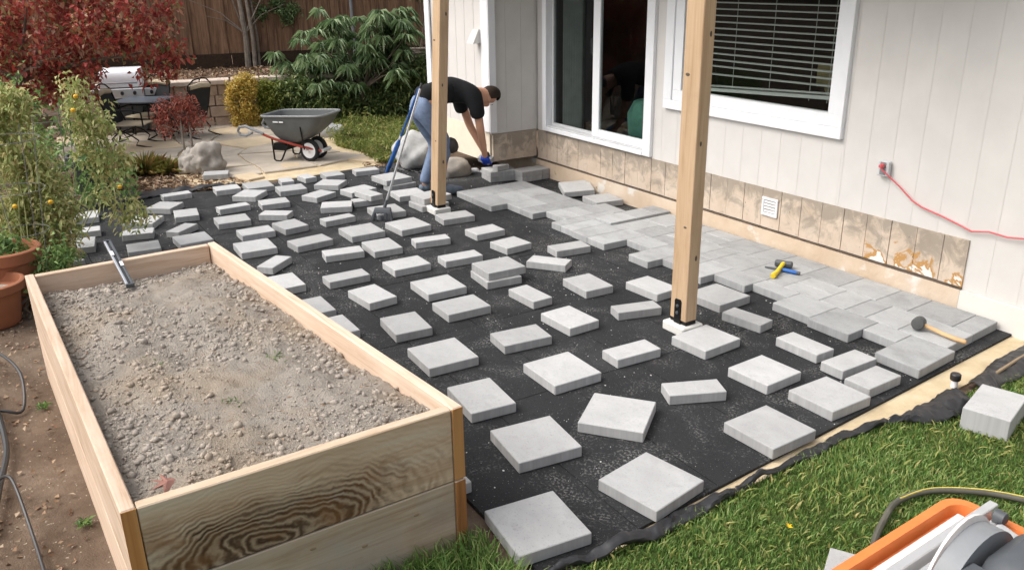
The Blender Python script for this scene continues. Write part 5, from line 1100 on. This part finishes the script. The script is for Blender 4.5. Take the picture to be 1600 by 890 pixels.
# loquat-like small tree with drooping rosettes
lq = thing('broadleaf_tree', 'small tree with long drooping green leaves in front of the fence', 'tree', (-5.40, -.08, 0))
tips = []
for x, y, rx, ry, n in ((510, 95, 42, 40, 24), (525, 50, 22, 22, 9), (480, 112, 30, 28, 14), (545, 120, 40, 24, 14), (598, 55, 34, 30, 17), (625, 45, 22, 22, 9), (585, 95, 42, 26, 15), (610, 80, 30, 24, 10), (525, 140, 30, 15, 7), (560, 80, 25, 20, 5), (600, 30, 18, 8, 4), (620, 100, 22, 14, 5)):
    for k in range(int(n*1.35)):
        a, b = rng.normal(size=2)*.55; tips.append(np.array([-5.62, -.11, .78])+rvec*((x-553+a*rx)/101)+np.array([0, 0, (106-y+b*ry)/101/.94])+dvec*rng.normal()*.3)
Pl, Dl, Ll = [], [], []
for t_ in tips:
    n = 19; a0 = rng.uniform(0, 6.28)
    for k in range(n):
        a = a0+k*2.399; el = rng.uniform(-.25, .55); Pl.append(t_); Dl.append((math.cos(a)*math.cos(el), math.sin(a)*math.cos(el), math.sin(el))); Ll.append(rng.uniform(.15, .24))
Pl = np.array(Pl)-np.array([-5.40, -.08, 0]); Ll = np.array(Ll)
mkobj('crown', leaf_mesh('crown', Pl, np.array(Dl), Ll, Ll*.18, .78, fold=.18), 'laurel_leaf', lq)
m = MB(); m.tube([(0, 0, -.03), (-.03, .0, .2), (-.08, -.03, .42), (-.12, -.02, .6)], [.07, .055, .048, .04], 9); m.build('trunk', 'bark_brown', lq, True)
branches(None, (-.08, -.03, .42), [tuple(tips[i]-np.array([-5.40, -.08, .03])) for i in range(0, len(tips), 9)], .022, 'bark_brown', lq)

def shrub(name, label, loc, P, Q, m, L, W, cl, droop=.2, cat='shrub', group=None, stems=3, parent=None):
    t = thing(name, label, cat, loc, 0, group)
    D = Q*.8+rng.normal(size=P.shape)*.6; D[:, 2] += .15
    if cl: P, _ = clumpy(P, Q, cl[0], cl[1])
    mkobj('foliage', leaf_mesh('foliage', P-np.asarray(loc), D, rng.uniform(L[0], L[1], len(P)), rng.uniform(W[0], W[1], len(P)), droop), m, t)
    c = P.mean(0)-np.asarray(loc)
    for k in range(stems):
        q = MB(); q.tube([(random.uniform(-.05, .05), random.uniform(-.05, .05), -.02), (c[0]*.5+random.uniform(-.1, .1), c[1]*.5+random.uniform(-.1, .1), c[2]*.5), (c[0]+random.uniform(-.2, .2), c[1]+random.uniform(-.2, .2), c[2]*1.2)], [.014, .011, .004], 6); q.build('stem', 'bark_brown', t, True)
    return t
# hedge shrubs behind
for lst, c0, loc, lab in (([(470, 140, 50, 28), (500, 160, 46, 22), (530, 160, 30, 20)], (-5.75, -.85, .30), (-5.7, -.8, 0), 'dark glossy shrub below the drooping tree, left of its trunk'),
                          ([(620, 125, 40, 30), (650, 120, 40, 34), (640, 150, 40, 24), (600, 150, 30, 22)], (-5.25, .62, .38), (-5.2, .6, 0), 'dark glossy shrub right of the drooping tree, beside the house'),
                          ([(555, 165, 40, 20), (580, 168, 30, 18)], (-5.5, .0, .17), (-5.45, -.0, 0), 'low dark leafy bush around the drooping tree trunk')):
    cx = sum(q[0] for q in lst)/len(lst); cy = sum(q[1] for q in lst)/len(lst)
    P, Q = lobe_pts(c0, None, None, px_lobes(lst, cx, cy, 104), 22000, .4); shrub('leafy_shrub', lab, loc, P, Q, 'hedge_leaf', (.06, .11), (.022, .038), (260, .06), .3, group='dark shrubs at the back')
# yellow and green shrub at the block wall
P, Q = lobe_pts((-5.88, -1.83, .345), None, None, px_lobes([(378, 150, 20, 36), (388, 128, 18, 18), (385, 170, 22, 20)], 383, 150, 101), 52000, .2)
sy = shrub('yellow_shrub', 'golden yellow shrub growing against the block wall', (-5.88, -1.75, 0), P, Q, 'yellow_leaf', (.03, .055), (.018, .03), (160, .035))
P, Q = lobe_pts((-5.83, -1.5, .315), None, None, px_lobes([(412, 150, 20, 28), (404, 175, 18, 18)], 408, 155, 101), 45000, .2); P, Q = clumpy(P, Q, 120, .04)
mkobj('foliage', leaf_mesh('foliage', P-np.array([-5.88, -1.75, 0]), Q+rng.normal(size=P.shape)*.6, rng.uniform(.03, .055, len(P)), .022, .2), 'olive_leaf', sy)
# slender tree with bare trunks on the terrace
st = thing('slender_tree', 'slender tree with bare grey trunks in front of the fence', 'tree', (-7.75, -1.2, tz))
for k, (dx, dy) in enumerate(((0, 0), (.05, .1), (.02, .18))):
    m = MB(); m.tube([(dx, dy, -.03), (dx+.02, dy+.01, .5), (dx+.03, dy-.03, 1.1), (dx, dy+.05*k, 1.9)], [.055-.014*k, .045-.012*k, .035-.008*k, .012], 8); m.build('trunk', 'bark_grey', st, True)
branches(None, (.03, 0, .55), [(.25, .65, 1.0), (.05, -.6, .85), (-.1, -.8, 1.1), (.2, .5, 1.5), (0, -.4, 1.6)], .016, 'bark_grey', st)
P, Q = lobe_pts((-8.0, -1.0, 1.55), None, None, px_lobes([(315, 42, 32, 16), (345, 38, 20, 12), (400, 12, 50, 22), (440, 22, 22, 14), (375, 30, 16, 12), (395, -25, 90, 30), (360, 5, 20, 12)], 388, 20, 92), 26000, .3); P, Q = clumpy(P, Q, 130, .05)
mkobj('crown', leaf_mesh('crown', P-np.array([-7.75, -1.2, tz]), Q+rng.normal(size=P.shape)*.8, rng.uniform(.045, .075, len(P)), rng.uniform(.022, .036, len(P)), .2), 'tree_leaf', st)
P, Q = lobe_pts((-6.6, 1.55, 1.75), None, None, px_lobes([(655, -8, 22, 14)], 655, 0, 95), 9000, .2)
shrub('overhanging_foliage', 'green leaf tuft hanging into the top of frame by the house corner', (-6.7, 1.5, tz), P, Q, 'tree_leaf', (.06, .1), (.03, .05), None, .5, 'tree')
# weeds and ground cover behind the wheelbarrow
gc = [(-2.35, -1.25), (-2.2, -.95), (-2.2, -.45), (-3.2, .2), (-5.4, .9), (-5.9, .3), (-6.0, -.9), (-5.2, -1.0), (-4.4, -.98), (-3.6, -1.25), (-3.0, -1.12)]
g2 = grass('ground_cover', 22000, (-6.1, -2.1), (-1.4, 1.0), gc, (.04, .11), (.012, .03), 'weed_leaf', z=-.02, lean=1.3)
tag(g2, 'yellow green weeds and ground cover behind the wheelbarrow', 'ground cover')
litter('leaf_litter', 1500, (-3.1, -1.5), (-1.5, -.6), [(-3.0, -1.2), (-2.2, -1.45), (-1.6, -1.1), (-1.5, -.75), (-2.3, -.7), (-2.9, -.9)], -.022, (.02, .05), 'dry straw and leaves between the wheelbarrow and the house corner')
for k, (x, y, lab) in enumerate(((-4.0, -.9, 'leftmost'), (-3.1, -.62, 'nearest the house'), (-3.7, -.1, 'farthest'), (-2.75, -.85, 'nearest the boulder'), (-4.6, -.45, 'nearest the drooping tree'))):
    n = 420; P, q = ball(n, (x, y, .09), (.34, .34, .12), .2)
    shrub('low_weed', 'low leafy clump in the ground cover behind the wheelbarrow, the one %s' % lab, (x, y, 0), P, q, 'weed_leaf', (.05, .1), (.012, .02), (40, .05), .2, 'weed', 'weed clumps', 1)
# dwarf red maple by the chairs
jm = thing('dwarf_maple', 'small reddish bronze dwarf maple in front of the patio chairs', 'tree', (-3.42, -3.2, 0))
P, Q = lobe_pts((-3.57, -3.16, .60), None, None, px_lobes([(275, 175, 36, 24), (300, 190, 26, 16), (255, 190, 18, 18), (285, 160, 22, 14)], 280, 178, 132), 16000, .22); P, Q = clumpy(P, Q, 150, .035)
mkobj('crown', leaf_mesh('crown', P-np.array([-3.42, -3.2, 0]), Q+rng.normal(size=P.shape)*.8, rng.uniform(.03, .06, len(P)), rng.uniform(.010, .02, len(P)), .4), 'jmaple_leaf', jm)
for dx, dy in ((0, 0), (.03, .09)):
    m = MB(); m.tube([(dx, dy, -.02), (dx-.03, dy+.01, .2), (dx-.07, dy+.02, .42), (dx-.15, dy+.04, .6)], [.017, .014, .011, .006], 7); m.build('trunk', 'bark_grey', jm, True)
branches(None, (-.07, .02, .4), [(-.3, -.15, .62), (0, .25, .6), (-.2, .1, .72), (-.05, -.2, .5)], .007, 'bark_grey', jm)
# strappy grass-like plant
def strappy(loc, n, R, H, label, m):
    t = thing('strappy_plant', label, 'plant', loc); a = rng.uniform(0, 6.28, n); el = rng.uniform(.5, 1.45, n); P = np.stack([np.cos(a)*R*.3*rng.random(n), np.sin(a)*R*.3*rng.random(n), np.zeros(n)], 1)
    mkobj('leaves', leaf_mesh('leaves', P, np.stack([np.cos(a)*np.cos(el), np.sin(a)*np.cos(el), np.sin(el)], 1), rng.uniform(.5, 1.1, n)*H, .018, .35), m, t)
    q = MB(); q.lathe([(R*.2, -.02), (R*.18, .03), (R*.05, .06)], n=10); q.build('crown_base', 'twig', t)
    return t
strappy((-3.42, -3.66, -.02), 460, .3, .40, 'green and rust strappy plant left of the brown boulder', 'straw_leaf')
strappy((-3.3, -3.42, -.02), 220, .2, .32, 'smaller browning strappy plant between boulder and dwarf maple', 'straw_leaf')
strappy((-3.72, -3.95, -.02), 200, .2, .36, 'dim strappy plant behind the tomato vines', 'dark_leaf')
# tomato plants in wire cages
def tomato(loc, lobes, c0, ppm, dens, label, m, tom, depth=.28, nst=9, cage=True):
    t = thing('tomato_plant', label, 'tomato plant', loc, 0, 'tomato plants'); loc = np.asarray(loc)
    P, Q = lobe_pts(c0, None, None, lobes, dens, depth, .05); k = max(30, len(P)//11); P, Q = clumpy(P, Q, k, .032)
    D = Q*.4+rng.normal(size=P.shape)*.8; D[:, 2] -= .3
    mkobj('foliage', leaf_mesh('foliage', P-loc, D, rng.uniform(.028, .062, len(P)), rng.uniform(.014, .03, len(P)), .35), m, t)
    for q in range(nst):
        p = P[rng.integers(len(P))]-loc; b = np.array([random.uniform(-.08, .08), random.uniform(-.08, .08), 0]); md = b+(p-b)*.55+rng.normal(size=3)*.06
        s = MB(); s.tube(smooth_path([tuple(b), tuple(md), tuple(p)], 4), .0038, 5); s.build('stem', 'stalk', t, True)
    for q in tom:
        s = MB(); s.lathe([(.003, -.016), (.012, -.013), (.017, -.002), (.016, .007), (.008, .013), (.002, .012)], n=12, mat=Matrix.Translation(Vector(q)-Vector(loc))); s.build('tomato', 'tomato_yellow', t, True)
    if cage:
        for z, r in ((.45, .17), (.75, .2), (1.1, .23)):
            s = MB(); s.tube([(r*math.cos(a), r*math.sin(a), z) for a in (2*math.pi*j/20 for j in range(21))], .003, 5, False); s.build('cage_ring', 'wire', t, True)
        for j in range(4):
            a = j*math.pi/2+.5; s = MB(); s.tube([(.10*math.cos(a), .10*math.sin(a), 0), (.24*math.cos(a), .24*math.sin(a), 1.22)], .003, 5); s.build('cage_wire', 'wire', t, True)
    return t
TL = lambda l: px_lobes(l, 60, 300, 208)
tomato((.30, -5.02, 0), TL([(45, 235, 55, 70), (25, 330, 45, 70), (70, 290, 45, 60), (60, 170, 30, 30), (15, 180, 25, 50), (60, 380, 40, 40), (80, 440, 22, 30), (10, 420, 25, 50), (40, 350, 55, 50), (100, 335, 28, 40), (28, 400, 45, 40), (90, 390, 22, 35)]), (-.02, -4.90, .64), 208, 16500, 'straggly pale tomato plant in a wire cage by the terracotta pot', 'tomato_leaf', [(.287, -4.52, 1.345), (.306, -4.555, 1.255), (.411, -4.815, .655), (.287, -5.035, .63)])
tomato((-.55, -4.72, 0), [(a, b, c, d) for a, b, c, d in TL([(105, 190, 48, 42), (135, 215, 30, 38), (150, 345, 38, 26), (165, 330, 20, 20), (110, 250, 35, 50), (95, 150, 25, 25), (150, 250, 22, 30), (120, 310, 30, 24)])], (-.45, -4.62, .55), 208, 9500, 'sprawling grey green tomato plant with vines hanging over the mat', 'tomato_leaf', [(.05, -4.32, .62)], .25, 9, True)
P, Q = lobe_pts((.62, -4.96, .22), None, None, px_lobes([(85, 445, 26, 30), (60, 500, 40, 40), (20, 500, 40, 60), (30, 540, 40, 30), (15, 440, 30, 30), (40, 470, 25, 40)], 60, 470, 224), 17000, .14)
shrub('green_bush', 'green leafy shoots hanging beside the terracotta pot and bed corner', (.8, -5.1, 0), P, Q, 'dark_leaf', (.03, .06), (.014, .03), (120, .03), .3, 'plant')
P, Q = lobe_pts((-2.4, -4.7, .35), None, None, [(0, 0, .75, .42), (.5, -.1, .4, .3)], 2500, .5)
shrub('dark_bush', 'dark shaded bush behind the tomato plants', (-2.5, -4.75, 0), P, Q, 'dark_leaf', (.05, .09), (.025, .045), (120, .06), .3, 'shrub')
P, Q = lobe_pts((-3.6, -4.75, .55), None, None, [(0, 0, .8, .6), (-.3, .1, .5, .6)], 1800, .5)
shrub('dark_bush', 'dark green bush below the red maple at the left edge', (-3.6, -4.8, 0), P, Q, 'dark_leaf', (.05, .09), (.025, .045), (120, .07), .3, 'shrub')
# grass tufts along the bed front and clover
g3 = grass('grass_tufts', 2600, (4.53, 4.95), (-4.35, -3.70), None, (.05, .11), (.004, .008), 'grass_blade', z=-.01)
tag(g3, 'longer grass tufts growing against the front of the raised bed', 'grass')
# small dry weeds on the dirt at left
for k, (x, y) in enumerate(((3.55, -5.05), (2.3, -5.12))):
    n = 40; P = np.array([x, y, -.01])+rng.normal(size=(n, 3))*np.array([.012, .010, .003]); D = rng.normal(size=(n, 3)); D[:, 2] = abs(D[:, 2])+.4
    tag(mkobj('weed', leaf_mesh('weed', P, D, rng.uniform(.02, .05, n), .012, .3), 'dark_leaf'), ('small green weed on the dirt beside the bed, nearer one', 'small green weed on the dirt beside the bed, farther one')[k], 'weed', 'weeds on the dirt')
